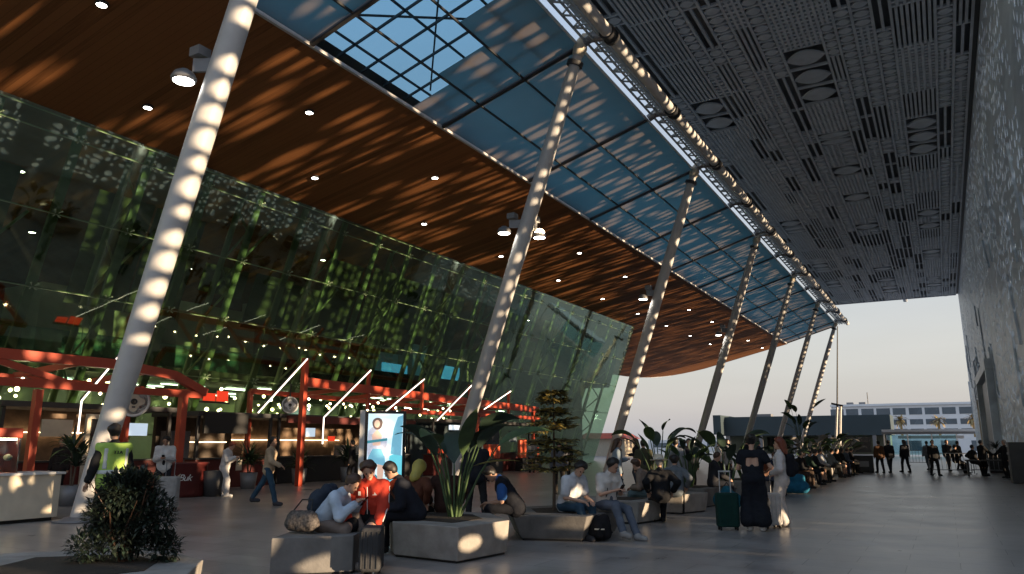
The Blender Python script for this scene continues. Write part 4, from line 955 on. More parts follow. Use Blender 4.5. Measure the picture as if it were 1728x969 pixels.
# digital advertising totem
kx, ky = -12.2, 15.0; az = math.atan2(-.87, .80)
o = thing('advert_totem', 'tall black framed advertising screen with blue green fashion picture', 'advert screen', (kx, ky, 0), az + math.pi / 2)   # local -Y faces the camera side
b_ = MB(); b_.box((0, .0, 1.2), (1.02, .16, 2.3)); b_.box((0, 0, .03), (1.1, .5, .06)); b_.build('casing', 'black_gloss', o, bevel=.01)
b_ = MB(); b_.box((-.57, .02, 1.2), (.12, .34, 2.32)); b_.build('side_panel', 'white_steel', o)
mat('ad_sky', (.5, .6, .65), .3, emit=(.55, .72, .80), estr=.42); mat('ad_teal', (.1, .4, .45), .3, emit=(.10, .42, .50), estr=.5, var=.3, vscale=3); mat('ad_blue', (.1, .3, .4), .3, emit=(.12, .30, .40), estr=.45, var=.3); mat('ad_skin', (.5, .35, .28), .3, emit=(.55, .36, .28), estr=.4); mat('ad_cloth', (.4, .42, .5), .3, emit=(.38, .40, .48), estr=.4, var=.6, vscale=9); mat('ad_hair', (.1, .07, .06), .3, emit=(.10, .07, .06), estr=.4); mat('ad_deep', (.03, .14, .18), .3, emit=(.03, .16, .20), estr=.5)
b_ = MB(); yv = -.086
def sheet(pts, mi, lay): b_.add([(x_, yv - lay * .002, z_) for x_, z_ in pts], [tuple(range(len(pts)))], mi)
sheet([(-.43, .45), (.43, .45), (.43, 2.28), (-.43, 2.28)], 0, 0)
sheet([(.05, .5), (.43, .5), (.43, 1.25), (.33, 1.33), (.12, 1.25)], 1, 1); sheet([(.14, 1.3), (.40, 1.25), (.43, 2.25), (.30, 2.2), (.2, 1.9)], 2, 2); sheet([(-.43, .45), (.05, .45), (-.05, .62), (-.2, .8), (-.43, .85)], 6, 2)
sheet([(-.41, 1.15), (.0, 1.15), (.05, 1.5), (.06, 1.82), (-.05, 1.95), (-.18, 1.98), (-.34, 1.95), (-.42, 1.85), (-.43, 1.4)], 4, 3)
sheet([(-.39, 1.17), (-.20, 1.17), (-.22, .82), (-.24, .55), (-.33, .55), (-.37, .85)], 3, 3); sheet([(-.17, 1.17), (.0, 1.17), (-.02, .8), (-.05, .48), (-.14, .48), (-.17, .8)], 3, 3); sheet([(-.42, 1.02), (-.40, 1.22), (-.30, 1.42), (-.10, 1.42), (.0, 1.22), (.03, 1.0), (-.2, 1.06)], 2, 4)
sheet([(-.2 + .13 * math.cos(t), 2.06 + .15 * math.sin(t) - .03 * abs(math.sin(t))) for t in [6.283 * k / 16 for k in range(16)]], 5, 4); sheet([(-.21 + .07 * math.cos(t), 2.03 + .095 * math.sin(t)) for t in [6.283 * k / 16 for k in range(16)]], 3, 5)
sheet([(-.30, 1.5), (-.12, 1.5), (-.08, 1.75), (-.2, 1.9), (-.33, 1.75)], 3, 4); sheet([(-.43, 1.55), (.05, 1.62), (.05, 1.68), (-.43, 1.62)], 6, 5)
b_.build('screen_picture', ['ad_sky', 'ad_teal', 'ad_blue', 'ad_skin', 'ad_cloth', 'ad_hair', 'ad_deep'], o)

# ------------------------------------------------------------------ far background
o = thing('low_building', 'long low dark teal building beyond the end of the canopy', 'building', (-19, 126, 0)); of = (-19, 126, 0)
b_ = MB(); b_.box((-19.2, 126, 4.2), (25, 8, 2.9)); b_.box((-31, 124, 4.4), (1.2, 9, 3.0)); b_.build('roof_band', 'teal_wall', o, of)
b_ = MB(); b_.box((-19.2, 128, 1.4), (24, 5, 2.8)); b_.build('wall', 'wall_dark', o, of)
for x_ in (-30, -25, -20, -15, -9, -7.2): b_ = MB(); b_.box((x_, 122.3, 1.37), (.5, .5, 2.75)); b_.build('post', 'grey_steel', o, of)
for x_ in (-23, -17.5, -11.5): b_ = MB(); b_.box((x_, 125.45, 1.4), (3.4, .1, 2.2)); b_.build('window', 'black_gloss', o, of)
b_ = MB(); b_.box((-25, 126, 5.9), (2.4, 2, .5)); b_.build('roof_unit', 'grey_steel', o, of)
o = thing('white_hotel', 'white hotel block with three rows of dark windows', 'building', (-2, 245, 0)); of = (-2, 245, 0)
b_ = MB(); b_.box((-6, 250, 5.6), (46, 10, 13.6)); b_.box((-6, 244.9, 12.6), (46.4, 1.0, .6)); b_.build('wall', 'hotel_white', o, of)
for fz in (4.9, 7.6, 10.6):
    for k in range(11):
        x_ = -27.5 + k * 4.15
        f = MB(); wv = 3.3 if k % 3 else 3.6; f.box((x_, 244.98, fz), (wv, .1, 1.9 if fz > 10 else 1.5)); f.build('window', 'hotel_glass', o, of)
b_ = MB(); b_.tube([(-19, 247, 12), (-19, 247, 16.4)], .12, 6); b_.build('antenna', 'dark_steel', o, of)
for x_ in (-24, -20.6): b_ = MB(); b_.box((x_, 248, 12.9), (1.8, 2, 1.4)); b_.build('roof_unit', 'grey_steel', o, of)
def palm(label, loc, H_, seed):
    o = thing('palm_tree', label, 'palm tree', loc, 0, 'sunlit palms before the hotel'); r = random.Random(seed); t_ = MB(); t_.tube([(0, 0, 0), (.1, 0, H_ * .5), (0, 0, H_)], [.4, .3, .26], 8); t_.build('trunk', 'palm_gold', o); f = MB()
    for i in range(34):
        a = r.uniform(0, 6.283); e = r.uniform(-.9, 1.2); blade(f, (0, 0, H_), (math.cos(a) * math.cos(e), math.sin(a) * math.cos(e), math.sin(e)), r.uniform(1.6, 2.6), .5, 1.5, 0, 6)
    f.build('crown', 'palm_gold', o)
palm('golden palm before the hotel, leftmost of the three', (-9.5, 215, 0), 7.2, 1); palm('golden palm before the hotel, between the other two', (-1.2, 215, 0), 7.0, 2); palm('golden palm before the hotel, beside the grey relief wall', (6.2, 215, 0), 7.4, 3)
o = thing('glass_shelter', 'white framed glass shelter across the end of the walkway', 'shelter', (-1, 103, 0)); of = (-1, 103, 0)
b_ = MB(); b_.box((-1.6, 103, 3.05), (10, 4, .25)); b_.build('roof', 'hotel_white', o, of); b_ = MB(); b_.box((-1.6, 100.9, 2.75), (10, .12, .25)); b_.build('fascia', 'grey_steel', o, of)
for x_ in (-6.4, -3.9, -1.4, 1.1, 3.2): b_ = MB(); b_.box((x_, 101, 1.45), (.14, .14, 2.9)); b_.build('post', 'white_paint', o, of)
b_ = MB(); b_.box((-2.6, 104.8, 1.4), (7.4, .03, 2.4)); b_.build('glass_pane', 'clear_glass', o, of)
b_ = MB(); b_.box((-1.6, 105, 2.3), (7, .1, .35)); b_.build('notice_band', 'hotel_white', o, of)
o = thing('grey_wall', 'pale low wall with openings closing the far end of the plaza', 'wall', (-1, 150, 0)); b_ = MB(); b_.box((-2, 0, 1.3), (26, .4, 2.6)); b_.build('wall_face', 'hotel_white', o)
for x_ in (-9, -4, 1.5, 6): b_ = MB(); b_.box((x_, -.22, 1.2), (2.6, .06, 1.7)); b_.build('opening', 'hotel_glass', o)
def barrier(label, x_, y_, rz):
    o = thing('crowd_barrier', label, 'barrier', (x_, y_, 0), rz, 'steel crowd barriers'); b_ = MB()
    b_.tube([(-1, 0, .05), (-1, 0, 1.05), (1, 0, 1.05), (1, 0, .05)], .025, 6); b_.tube([(-1, 0, .22), (1, 0, .22)], .02, 6)
    for k in range(9): b_.tube([(-.8 + k * .2, 0, .22), (-.8 + k * .2, 0, 1.05)], .011, 5)
    b_.build('rail_frame', 'grey_steel', o)
    for e in (-.8, .8): b_ = MB(); b_.beam((e, -.3, .02), (e, .3, .02), .05, .03); b_.build('foot', 'grey_steel', o)
barrier('steel barrier left of the dark standing group at right', .1, 45.5, .1); barrier('steel barrier right behind the dark standing group', 2.0, 46.2, -.1); barrier('far steel barrier behind the walkers', -1.6, 62, 0)
o = thing('table_bench', 'dark long table beside the group at the right wall', 'table', (1.9, 43.5, 0)); b_ = MB(); b_.box((0, 0, .74), (2.4, .8, .06)); b_.build('table_top', 'black', o)
for e in (-1.1, 1.1): b_ = MB(); b_.box((e, 0, .37), (.08, .7, .72)); b_.build('leg', 'black', o)
o = thing('luggage_scale', 'tall black machine against the right wall', 'machine', (2.45, 37.0, 0)); b_ = MB(); b_.box((0, 0, .8), (.6, 1.2, 1.6)); b_.build('cabinet', 'dark_grey', o, bevel=.02)
for z_ in (1.15, 1.45): b_ = MB(); b_.box((-.31, 0, z_), (.04, 1.0, .08)); b_.build('slot', 'grey_steel', o)
o = thing('planter_box', 'dark planter tub before the portal in the right wall', 'planter', (2.3, 49, 0)); b_ = MB(); b_.box((0, 0, .5), (.8, .8, 1.0), taper=1.2); b_.build('tub', 'black', o)
rosette('dark shrub in the tub before the wall portal', (2.3, 49, .98), 50, .7, 71, ('leaf_dark', 'bush_leaf'), .3, kind='potted_shrub')
o = thing('dark_bin', 'small dark box bin by the brown jacketed walker', 'bin', (-4.3, 46.5, 0)); b_ = MB(); b_.box((0, 0, .45), (1.4, .6, .9)); b_.build('bin_body', 'black', o, bevel=.02); b_ = MB(); b_.box((0, -.31, .45), (1.0, .03, .3)); b_.build('bin_mouth', 'grey_steel', o)
# roofs far left beyond the glass hall corner
o = thing('orange_roof_hut', 'small hut with orange roof beyond the glass hall corner', 'hut', (-38, 92, 0)); b_ = MB(); b_.box((0, 0, 1.1), (6, 4, 2.2)); b_.build('wall', 'cream', o); b_ = MB(); b_.box((0, 0, 2.5), (7, 5, .7), taper=.7); b_.build('roof', 'orange_panel', o)
for i, (x_, y_, H_, lb) in enumerate(((-48, 150, 2.2, 'pale van shaped cabin far beyond the columns'), (-40, 160, 2.6, 'low white cabin far behind the tall dark plant'))):
    o = thing('far_cabin', lb, 'cabin', (x_, y_, 0)); b_ = MB(); b_.box((0, 0, H_ / 2), (9, 4, H_)); b_.build('wall', 'hotel_white', o); b_ = MB(); b_.box((0, -2.02, H_ * .55), (6.5, .06, H_ * .4)); b_.build('window', 'hotel_glass', o)

def added_bulb_string(label, pts, n):  # bulb strings added to bring a warm glow to the kiosks
    o = thing('added_bulb_string', label, 'added string lights', pts[0], 0, 'warm bulb strings added under the pergolas'); P = [Vector(p) - Vector(pts[0]) for p in pts]; c = MB(); q = []
    for a, b in zip(P, P[1:]):
        for k in range(n + 1): t = k / n; q.append(a.lerp(b, t) + Vector((0, 0, -.22 * math.sin(math.pi * t))))
    c.tube(q, .008, 4); c.build('wire', 'black', o)
    for p in q[1::2]: b_ = MB(); b_.ball(p + Vector((0, 0, -.05)), .04, 8, 6); b_.build('bulb', 'lamp_warm', o)
added_bulb_string('string of warm bulbs added for glow under the left pergola', [(-21.4, 7, 3.3), (-21.4, 11, 3.3), (-21.4, 15.4, 3.2)], 8)
added_bulb_string('string of warm bulbs added for glow along the long pergola front', [(-21.6, 21.2, 3.4), (-21.6, 26, 3.35), (-21.6, 31, 3.3), (-21.6, 36, 3.2)], 8)
added_bulb_string('string of warm bulbs added for glow along the long pergola rear beam', [(-23.6, 21.2, 3.4), (-23.6, 26, 3.35), (-23.6, 31, 3.3)], 9)
# ------------------------------------------------------------------ the people
RT = (.869, .495); LT = (-.869, -.495); AW = (-.495, .869); TO = (.495, -.869)
def mixd(a, b, t): v = Vector((a[0] * (1 - t) + b[0] * t, a[1] * (1 - t) + b[1] * t)); v.normalize(); return (v.x, v.y)
# vest wearer
r0, J = person('person from behind in a yellow hi-vis safety vest over black, beside the bush', (-12.42, 8.01), mixd(LT, AW, .45), 1.90, lh=(-.36, .06, .86), rh=(.36, .06, .86), pitch=8, top=(.012, .012, .013), bottom=(.012, .012, .014), hair='hair_black', hstyle='short', skin='skin_tan', h=.02, fine=True, fatness=1.1)
mat('hivis', (.36, .54, .10), .75, var=.12, vscale=4); mat('reflective', (.50, .53, .52), .35, var=.08)
vp = J['torso'] + [cap(J['T'](-.06, 0, -.1), J['T'](.06, 0, -.1), .135), cap(J['T'](-.185, -.01, .43), J['T'](.185, -.01, .43), .07)]
net_mesh('vest', vp, .018, 'hivis', r0, off=.036, k=.035, cut=lambda P: np.maximum(P[..., 2] - (J['neck'][2] - .0), .79 - P[..., 2]))
net_mesh('reflective_band', vp, .014, 'reflective', r0, off=.043, k=.035, cut=lambda P: np.abs(P[..., 2] - 1.08) - .035)
net_mesh('reflective_band', vp, .014, 'reflective', r0, off=.043, k=.035, cut=lambda P: np.maximum(np.abs(P[..., 0] - .17) - .03, np.abs(P[..., 2] - 1.30) - .17))
net_mesh('reflective_band', vp, .014, 'reflective', r0, off=.043, k=.035, cut=lambda P: np.maximum(np.abs(P[..., 0] + .17) - .03, np.abs(P[..., 2] - 1.30) - .17))
tm = text_mesh('vest_letters', 'T.I.A', .075, 'black', r0, Matrix.Translation((0, -.185, 1.40)) @ Matrix.Rotation(R(0), 4, 'Z') @ Matrix.Rotation(R(90), 4, 'X'), .012)
# white long sleeved man with phone
r1, J = person('person in white long sleeved shirt reading a phone behind a pale suitcase', (-18.2, 13.2), mixd(TO, RT, .25), 1.80, lh=(-.06, .28, 1.18), rh=(.07, .28, 1.18), pitch=28, top=(.58, .57, .56), bottom=(.02, .02, .025), hair='hair_black', skin='skin_tan', fine=True)
phone('dark phone held by the person in the white shirt', local_to_world(r1, V3(0, .36, 1.2)), r1.rotation_euler.z)
suitcase('pale grey hard suitcase with raised handle before the white shirted person', (-16.2, 11.9), .6, (.36, .35, .34), .5, .3, .72)
# woman in white
person('person in white top and grey white trousers bowed over a phone, near the round tub', (-18.94, 15.8), RT, 1.66, lh=(-.05, .30, 1.12), rh=(.06, .30, 1.14), pitch=32, lean=8, top=(.62, .60, .58), bottom=(.50, .49, .49), hair='hair_red', shoes=(.7, .68, .65), lf=(-.1, -.12, 0), rf=(.1, .16, 0), wide=1.25)
# walker
r2, J = person('person walking right in a cream checked shirt and blue jeans', (-15.27, 14.13), RT, 1.74, lh=(-.26, -.02, .92), rh=(.18, .34, 1.0), top=(.44, .33, .22), bottom=(.035, .075, .12), hair='hair_black', skin='skin_tan', lf=(-.09, -.42, .04), rf=(.09, .26, 0), lean=5, shoes=(.05, .05, .06), fine=True)
# girl crouching over phone
gx, gy = -7.1, 7.5
r3, J = person('person in a pale blue jacket crouched over a phone with one leg crossed high', (gx, gy), mixd(RT, TO, .18), 1.66, 'sit', .46, lean=38, pitch=22, lh=(-.02, .50, .80), rh=(.10, .50, .80), top=(.42, .50, .60), bottom=(.20, .16, .14), hair='hair_brown', hstyle='short', lf=(-.05, .62, .30, .2, 1, -.1), rf=(.14, .50, 0.02), shoes=(.40, .33, .28), h=.017, fine=True)
backpack('navy backpack on the back of the crouching person', r3, J, (.03, .04, .06), 1.0)
phone('dark phone held low by the crouching person', local_to_world(r3, V3(.03, .60, .83)), r3.rotation_euler.z)
o = thing('handbag', 'dark patterned handbag hanging at the hip of the crouching person', 'handbag', (gx - .02, gy - .35, .47)); mat('pattern_bag', (.07, .06, .055), .7, var=.8, vscale=40)
net_mesh('bag_body', [cap((-.13, 0, .1), (.15, .05, .1), .10, .10), cap((-.11, 0, .19), (.13, .05, .19), .07)], .016, 'pattern_bag', o, k=.06)
b_ = MB(); b_.tube([(-.13, 0, .24), (-.08, .1, .38), (.06, .14, .38), (.13, .05, .24)], .010, 6); b_.build('strap', 'black', o)
# red jacket
r4, J = person('person in a red tracksuit jacket and black shorts looking down', (-6.68, 7.98), mixd(TO, LT, .12), 1.78, 'sit', .47, lean=10, pitch=30, turn=-20, lh=(-.20, .36, .56), rh=(.20, .34, .58), top=(.46, .045, .025), bottom=(.012, .012, .014), legs='shorts', hair='hair_brown', lf=(-.13, .46, 0), rf=(.16, .5, 0), shoes=(.03, .03, .035), h=.017, fine=True)
mat('trim_white', (.68, .66, .64), .7)
for k in 'lr':
    b_ = MB(); sg = -1 if k == 'l' else 1; pts = []
    for a, c in ((J['sh'][k], J['el'][k]), (J['el'][k], J['wr'][k])):
        for t in (.05, .5, .95): pts.append(a + (c - a) * t + V3(sg * .068, .0, .012))
    b_.tube(pts, .009, 5); b_.build('sleeve_stripe', 'trim_white', r4)
b_ = MB(); b_.tube([J['T'](0, .125, .44), J['T'](0, .137, .1)], .006, 5); b_.build('zip', 'trim_white', r4)
b_ = MB(); b_.box(J['T'](.1, .135, .36), (.03, .012, .05)); b_.add([J['T'](-.13, .137, .34), J['T'](-.07, .137, .34), J['T'](-.10, .137, .38)], [(0, 1, 2)]); b_.build('chest_badge', 'trim_white', r4)
suitcase('black and white carry suitcase in front of the crossed leg', (-6.18, 7.42), .55, (.05, .05, .052), .26, .42, .50, False)
# dark jacket with orange collar
person('person in dark jacket with orange shoulder seated left on the large planter', (-6.8, 9.1), mixd(LT, TO, .1), 1.80, 'sit', .48, lean=30, pitch=20, lh=(-.1, .42, .62), rh=(.12, .42, .62), top=(.016, .018, .026), bottom=(.012, .013, .018), hair='hair_black', lf=(-.12, .50, 0), rf=(.12, .44, 0), h=.02, fine=True, fatness=1.15)
o = thing('orange_scarf', 'orange red scarf over the shoulder of the dark jacketed sitter', 'scarf', (-6.95, 8.95, .0))
net_mesh('scarf_cloth', [cap((-.02, -.12, 1.00), (-.14, -.22, .86), .055, .05), cap((-.14, -.22, .86), (-.2, -.24, .72), .05, .04)], .018, fabric((.55, .07, .02)), o)
person('person in a yellow hood seated on the far rim of the large planter', (-7.45, 9.85), mixd(AW, RT, .3), 1.66, 'sit', .48, lean=25, top=(.10, .035, .02), bottom=(.02, .02, .02), hair='leaf_yellow', hstyle='hood', h=.024)
person('person in brown seated deep among the planter leaves', (-7.1, 10.3), AW, 1.62, 'sit', .48, lean=12, top=(.05, .025, .02), bottom=(.02, .02, .02), hair='hair_brown', hstyle='long', h=.024)
person('person standing in black jacket and dark trousers behind the planter leaves', (-8.35, 13.2), AW, 1.74, top=(.014, .014, .016), bottom=(.018, .018, .02), lf=(-.16, .05, 0), rf=(.18, 0, 0), h=.022, lean=6, pitch=10)
# bluevest seated
r5, J = person('person in black gilet over blue shirt seated facing left, head bowed', (-6.25, 11.1), mixd(LT, TO, .0), 1.80, 'sit', .43, lean=32, pitch=38, lh=(-.1, .45, .60), rh=(.14, .42, .58), top=(.03, .10, .30), sleeve='short', bottom=(.012, .013, .016), lf=(-.12, .36, 0), rf=(.12, .48, 0), h=.02, fine=True)
net_mesh('gilet', J['torso'] + [cap(J['T'](-.16, -.01, .43), J['T'](.16, -.01, .43), .07)], .018, fabric((.014, .014, .018)), r5, off=.034, k=.035)
# couple
r6, J = person('person in pale T-shirt and blue jeans bent forward on the boat bench', (-5.72, 11.95), mixd(RT, TO, .55), 1.80, 'sit', .43, lean=24, pitch=28, turn=15, lh=(-.10, .46, .62), rh=(.12, .44, .62), top=(.52, .53, .56), sleeve='short', bottom=(.03, .065, .105), lf=(-.13, .52, 0), rf=(.10, .56, 0), h=.018, fine=True, shoes=(.04, .04, .045))
r7, J = person('person in white shirt with dark straps and grey jeans showing a phone', (-5.18, 12.35), mixd(RT, TO, .6), 1.76, 'sit', .45, lean=12, pitch=26, turn=-18, lh=(-.06, .36, .78), rh=(.10, .36, .78), top=(.60, .56, .52), sleeve='short', bottom=(.11, .13, .17), lf=(-.1, .66, 0), rf=(.18, .64, .06), h=.018, fine=True, shoes=(.32, .31, .30))
phone('dark phone held between the two seated men', local_to_world(r7, V3(.02, .44, .82)), r7.rotation_euler.z)
b_ = MB()
for e in (-1, 1): b_.tube([J['T'](e * .09, -.02, .51), J['T'](e * .10, .10, .42), J['T'](e * .11, .128, .2), J['T'](e * .12, .09, .05)], .014, 6)
b_.build('strap', 'black', r7)
o = thing('black_backpack', 'black backpack standing between the feet of the two seated men', 'backpack', (-5.05, 11.75, 0), .4)
net_mesh('bag_body', [cap((-.1, 0, .12), (-.08, 0, .34), .1, .085), cap((.1, 0, .12), (.08, 0, .34), .1, .085), cap((0, -.1, .12), (0, -.09, .22), .08)], .02, fabric((.014, .014, .015)), o, k=.05)
b_ = MB(); b_.box((0, -.16, .2), (.16, .03, .02)); b_.build('trim', 'cream', o)
# behind the couple
person('person in black top and straw hat seated with back turned behind the couple', (-5.0, 14.75), AW, 1.68, 'sit', .45, lean=10, top=(.012, .012, .013), bottom=(.015, .015, .016), hair='hair_grey', hstyle='hat', h=.022)
person('person standing in a loose light grey coat beyond the hat wearer', (-6.3, 19.9), mixd(AW, RT, .3), 1.72, top=(.30, .31, .33), bottom=(.02, .02, .022), h=.026, fatness=1.3)
person('person hunched in grey brown top on the pale bench with sun on the back', (-5.55, 15.75), mixd(LT, AW, .35), 1.70, 'sit', .44, lean=30, pitch=10, lh=(-.1, .4, .62), rh=(.12, .4, .62), top=(.20, .15, .12), bottom=(.08, .12, .13), hair='hair_brown', h=.022)
person('person sitting in slate grey jacket next to the hunched one', (-5.3, 16.6), mixd(AW, RT, .2), 1.70, 'sit', .44, lean=12, top=(.13, .15, .17), bottom=(.02, .02, .02), h=.026)
# two women with luggage
r8, J = person('person from behind in black backless top and wide black trousers with hair bun', (-3.14, 14.45), mixd(AW, RT, .25), 1.74, lh=(-.14, .26, 1.12), rh=(.26, .20, 1.05), top=None, bottom=(.012, .014, .02), legs='skirt', hem=.05, hair='hair_black', hstyle='bun', skin='skin_light', h=.017, pitch=14, shoes=(.5, .47, .44), fine=True)
net_mesh('halter_top', J['torso'] + [cap(J['sh'][k], J['sh'][k] + (J['el'][k] - J['sh'][k]) * .5, .058, .055) for k in 'lr'], .016, fabric((.012, .014, .02)), r8, off=.016, k=.03, cut=lambda P: -np.maximum(np.maximum(P[..., 1] - .0, np.abs(P[..., 2] - 1.22) - .075), np.abs(P[..., 0]) - .11))
suitcase('dark green suitcase with raised handle left of the black dressed woman', (-3.62, 14.35), .5, (.008, .036, .030), .40, .25, .60, metal='white_steel')
r9, J = person('person in loose white outfit with long red hair facing the black dressed woman', (-2.84, 15.55), mixd(LT, AW, .35), 1.68, lh=(-.2, .2, 1.0), rh=(.22, .16, .96), top=(.62, .59, .57), bottom=(.60, .57, .55), hair='hair_red', hstyle='long', wide=1.5, h=.018, shoes=(.1, .09, .09), fine=True)
backpack('black backpack worn by the red haired woman in white', r9, J, (.014, .014, .016), 1.0)
suitcase('pale suitcase with tall handle between the two standing women', (-3.0, 15.05), .9, (.50, .48, .46), .40, .24, .58, metal='grey_steel')
o = thing('teal_bag', 'teal blue soft bag on the ground by the dark bench', 'bag', (-4.75, 18.9, 0)); net_mesh('bag_body', [cap((-.15, 0, .2), (.15, 0, .2), .2, .2), cap((0, 0, .4), (0, .0, .42), .13)], .03, fabric((.015, .11, .16)), o, k=.08)
b_ = MB(); b_.tube([(-.15, 0, .42), (0, 0, .62), (.15, 0, .42)], .018, 6); b_.build('handle', 'black', o)
o = thing('blue_bag', 'bright blue bag beside the seated row behind the white clad woman', 'bag', (-4.3, 25.6, 0)); net_mesh('bag_body', [cap((-.26, 0, .2), (.26, 0, .2), .19, .19), cap((-.2, 0, .5), (.2, 0, .48), .13, .13)], .04, fabric((.02, .14, .24)), o, k=.08)
b_ = MB(); b_.tube([(-.15, 0, .58), (0, 0, .85), (.15, 0, .58)], .02, 6); b_.build('handle', 'black', o)
# seated row further on
seat = [('person in black seated forward on the first far bench', (-4.75, 28.6), RT, (.012, .012, .013), (.05, .035, .03), 22), ('person in dark brown trousers seated beside the one in black', (-4.8, 29.7), RT, (.03, .022, .02), (.06, .04, .03), 15), ('person with bare legs and dark top on the bare legged bench', (-4.8, 33.0), RT, (.015, .015, .016), None, 12),
        ('person in pale shirt and dark shorts on the bare legged bench', (-4.75, 34.2), RT, (.35, .36, .38), (.02, .02, .022), 8), ('person in grey sitting below pale fronds', (-4.8, 38.2), RT, (.16, .17, .17), (.03, .03, .03), 10), ('person in black skirt sitting at the end of the fronds', (-4.7, 39.4), RT, (.02, .02, .02), None, 8), ('dark figure seated on the far bench before the low building', (-4.6, 44.2), RT, (.015, .015, .016), (.02, .02, .02), 14)]
for lb, p, f, tc_, bc, ln in seat: person(lb, p, f, 1.72, 'sit', .46, lean=ln, pitch=10, lh=(-.1, .4, .66), rh=(.12, .4, .66), top=tc_, bottom=bc if bc else (.015, .015, .016), legs='trousers' if bc else 'shorts', h=.034, group='people seated along the bench row')
walk = [('person in brown jacket walking away by the dark bin', (-3.2, 45.6), AW, (.09, .045, .025), (.015, .015, .016)), ('person in black walking close right of the brown jacket', (-2.75, 46.2), AW, (.015, .015, .017), (.02, .025, .03)), ('slim dark person walking in the centre of the far walkway', (-2.05, 47.3), mixd(AW, LT, .2), (.014, .014, .016), (.015, .015, .018)),
        ('blurred grey person walking further off', (-1.05, 52.5), AW, (.12, .13, .15), (.07, .08, .10)), ('dark coated person striding nearest on the far walkway', (-.62, 43.2), TO, (.018, .018, .022), (.016, .016, .018)), ('person in charcoal behind the dark coated strider', (.0, 50.5), TO, (.03, .03, .034), (.025, .025, .03)), ('person in dark grey by the steel barrier', (.55, 52.5), RT, (.05, .05, .055), (.02, .02, .02))]
for i, (lb, p, f, tc_, bc) in enumerate(walk): person(lb, p, f, 1.72 + .03 * (i % 3), top=tc_, bottom=bc, h=.034, lf=(-.09, -.16 if i % 2 else .2, 0), rf=(.09, .2 if i % 2 else -.16, 0), group='people walking on the far walkway', fatness=1.1, hstyle='long' if i == 2 else 'short')
grp = [('black clad standing person at the left of the right wall group', (1.45, 43.9), RT, 'stand'), ('black clad seated person in the right wall group', (1.1, 45.2), RT, 'sit'), ('dark standing person with grey hair near the wall machine', (2.3, 41.6), LT, 'stand'), ('black haired seated person behind the barrier', (.35, 46.8), RT, 'sit')]
for lb, p, f, ps in grp: person(lb, p, f, 1.74, ps, .6, top=(.013, .013, .015), bottom=(.013, .013, .015), h=.034, group='dark group by the right wall', fatness=1.2, hair='hair_grey' if 'grey' in lb else 'hair_black', rh=(.2, .4, 1.0) if ps == 'stand' else None)
# people near the kiosks and beyond
kio = [('dark figure standing at the kiosk by the tall red post', (-19.6, 22.2), LT, (.014, .013, .014), (.012, .012, .012)), ('second dark figure at the kiosk counter left of the screen', (-19.0, 23.4), AW, (.02, .016, .016), (.012, .012, .012)), ('customer in grey shirt by the orange panels', (-19.6, 36.6), AW, (.22, .24, .26), (.03, .03, .035)), ('dark figure standing inside the left pergola', (-21.2, 13.6), RT, (.012, .012, .012), (.012, .012, .012)), ('vendor in dark clothes behind the kiosk plant', (-21.6, 12.4), TO, (.02, .018, .016), (.012, .012, .012)),
       ('dark figure by the conifer before the glass hall', (-13.2, 27.5), AW, (.03, .03, .035), (.02, .02, .022)), ('person in dark maroon beyond the conifer', (-12.4, 31.0), RT, (.07, .02, .02), (.02, .02, .02)), ('distant black haired person under the third column', (-9.6, 31.5), AW, (.014, .014, .015), (.02, .02, .02)), ('distant person in grey beside the black haired one', (-9.0, 35.5), TO, (.16, .16, .17), (.03, .03, .03)), ('distant person in dark blue left of the tall plant', (-7.6, 36.5), RT, (.02, .025, .05), (.02, .02, .025)),
       ('distant person in pale top between the plants', (-7.2, 29.0), RT, (.32, .31, .31), (.03, .03, .035)), ('distant dark person behind the paddle plant', (-6.9, 31.0), AW, (.015, .015, .016), (.02, .02, .02)), ('distant dark person near the fifth column foot', (-7.0, 40.0), AW, (.03, .03, .03), (.02, .02, .02))]
for i, (lb, p, f, tc_, bc) in enumerate(kio): person(lb, p, f, 1.70 + .04 * (i % 3), top=tc_, bottom=bc, h=.034, group='people standing among kiosks and plants', lh=(-.2, .25, 1.1) if i % 2 else None)

more = [('standing person in olive coat beyond the long low bench', (-7.6, 21.0), AW, 'stand', (.06, .06, .035)), ('person in pale blue shirt standing behind the hunched sitter', (-7.4, 18.4), RT, 'stand', (.26, .32, .38)), ('standing person in black hoodie by the tall dark plant', (-7.0, 23.4), TO, 'stand', (.014, .014, .016)),
        ('seated person in charcoal on the dark bench by the teal bag', (-5.35, 19.9), RT, 'sit', (.03, .03, .034)), ('seated person in rust top behind the woman in black', (-4.95, 23.9), RT, 'sit', (.14, .04, .02)), ('seated person in navy top on the first far bench corner', (-4.85, 25.2), TO, 'sit', (.02, .03, .07)),
        ('standing person in beige coat far under the third column', (-10.6, 26.5), RT, 'stand', (.34, .27, .2)), ('standing person in black coat beside the beige one', (-10.0, 26.9), LT, 'stand', (.015, .015, .016)), ('person with grey hood standing left of the conifer', (-10.6, 21.6), AW, 'stand', (.10, .10, .11)),
        ('person in white shirt far left of the tall dark plants', (-8.6, 33.0), RT, 'stand', (.5, .5, .5)), ('seated dark person far along the row under fronds', (-4.7, 41.0), RT, 'sit', (.02, .02, .022)), ('seated person in grey blue at the far fronds', (-4.65, 42.3), RT, 'sit', (.09, .11, .14)),
        ('seated person in dark green between two far benches', (-4.75, 31.2), RT, 'sit', (.02, .04, .03)), ('dark person standing at the far kiosk windows', (-20.4, 32.4), LT, 'stand', (.016, .014, .014))]
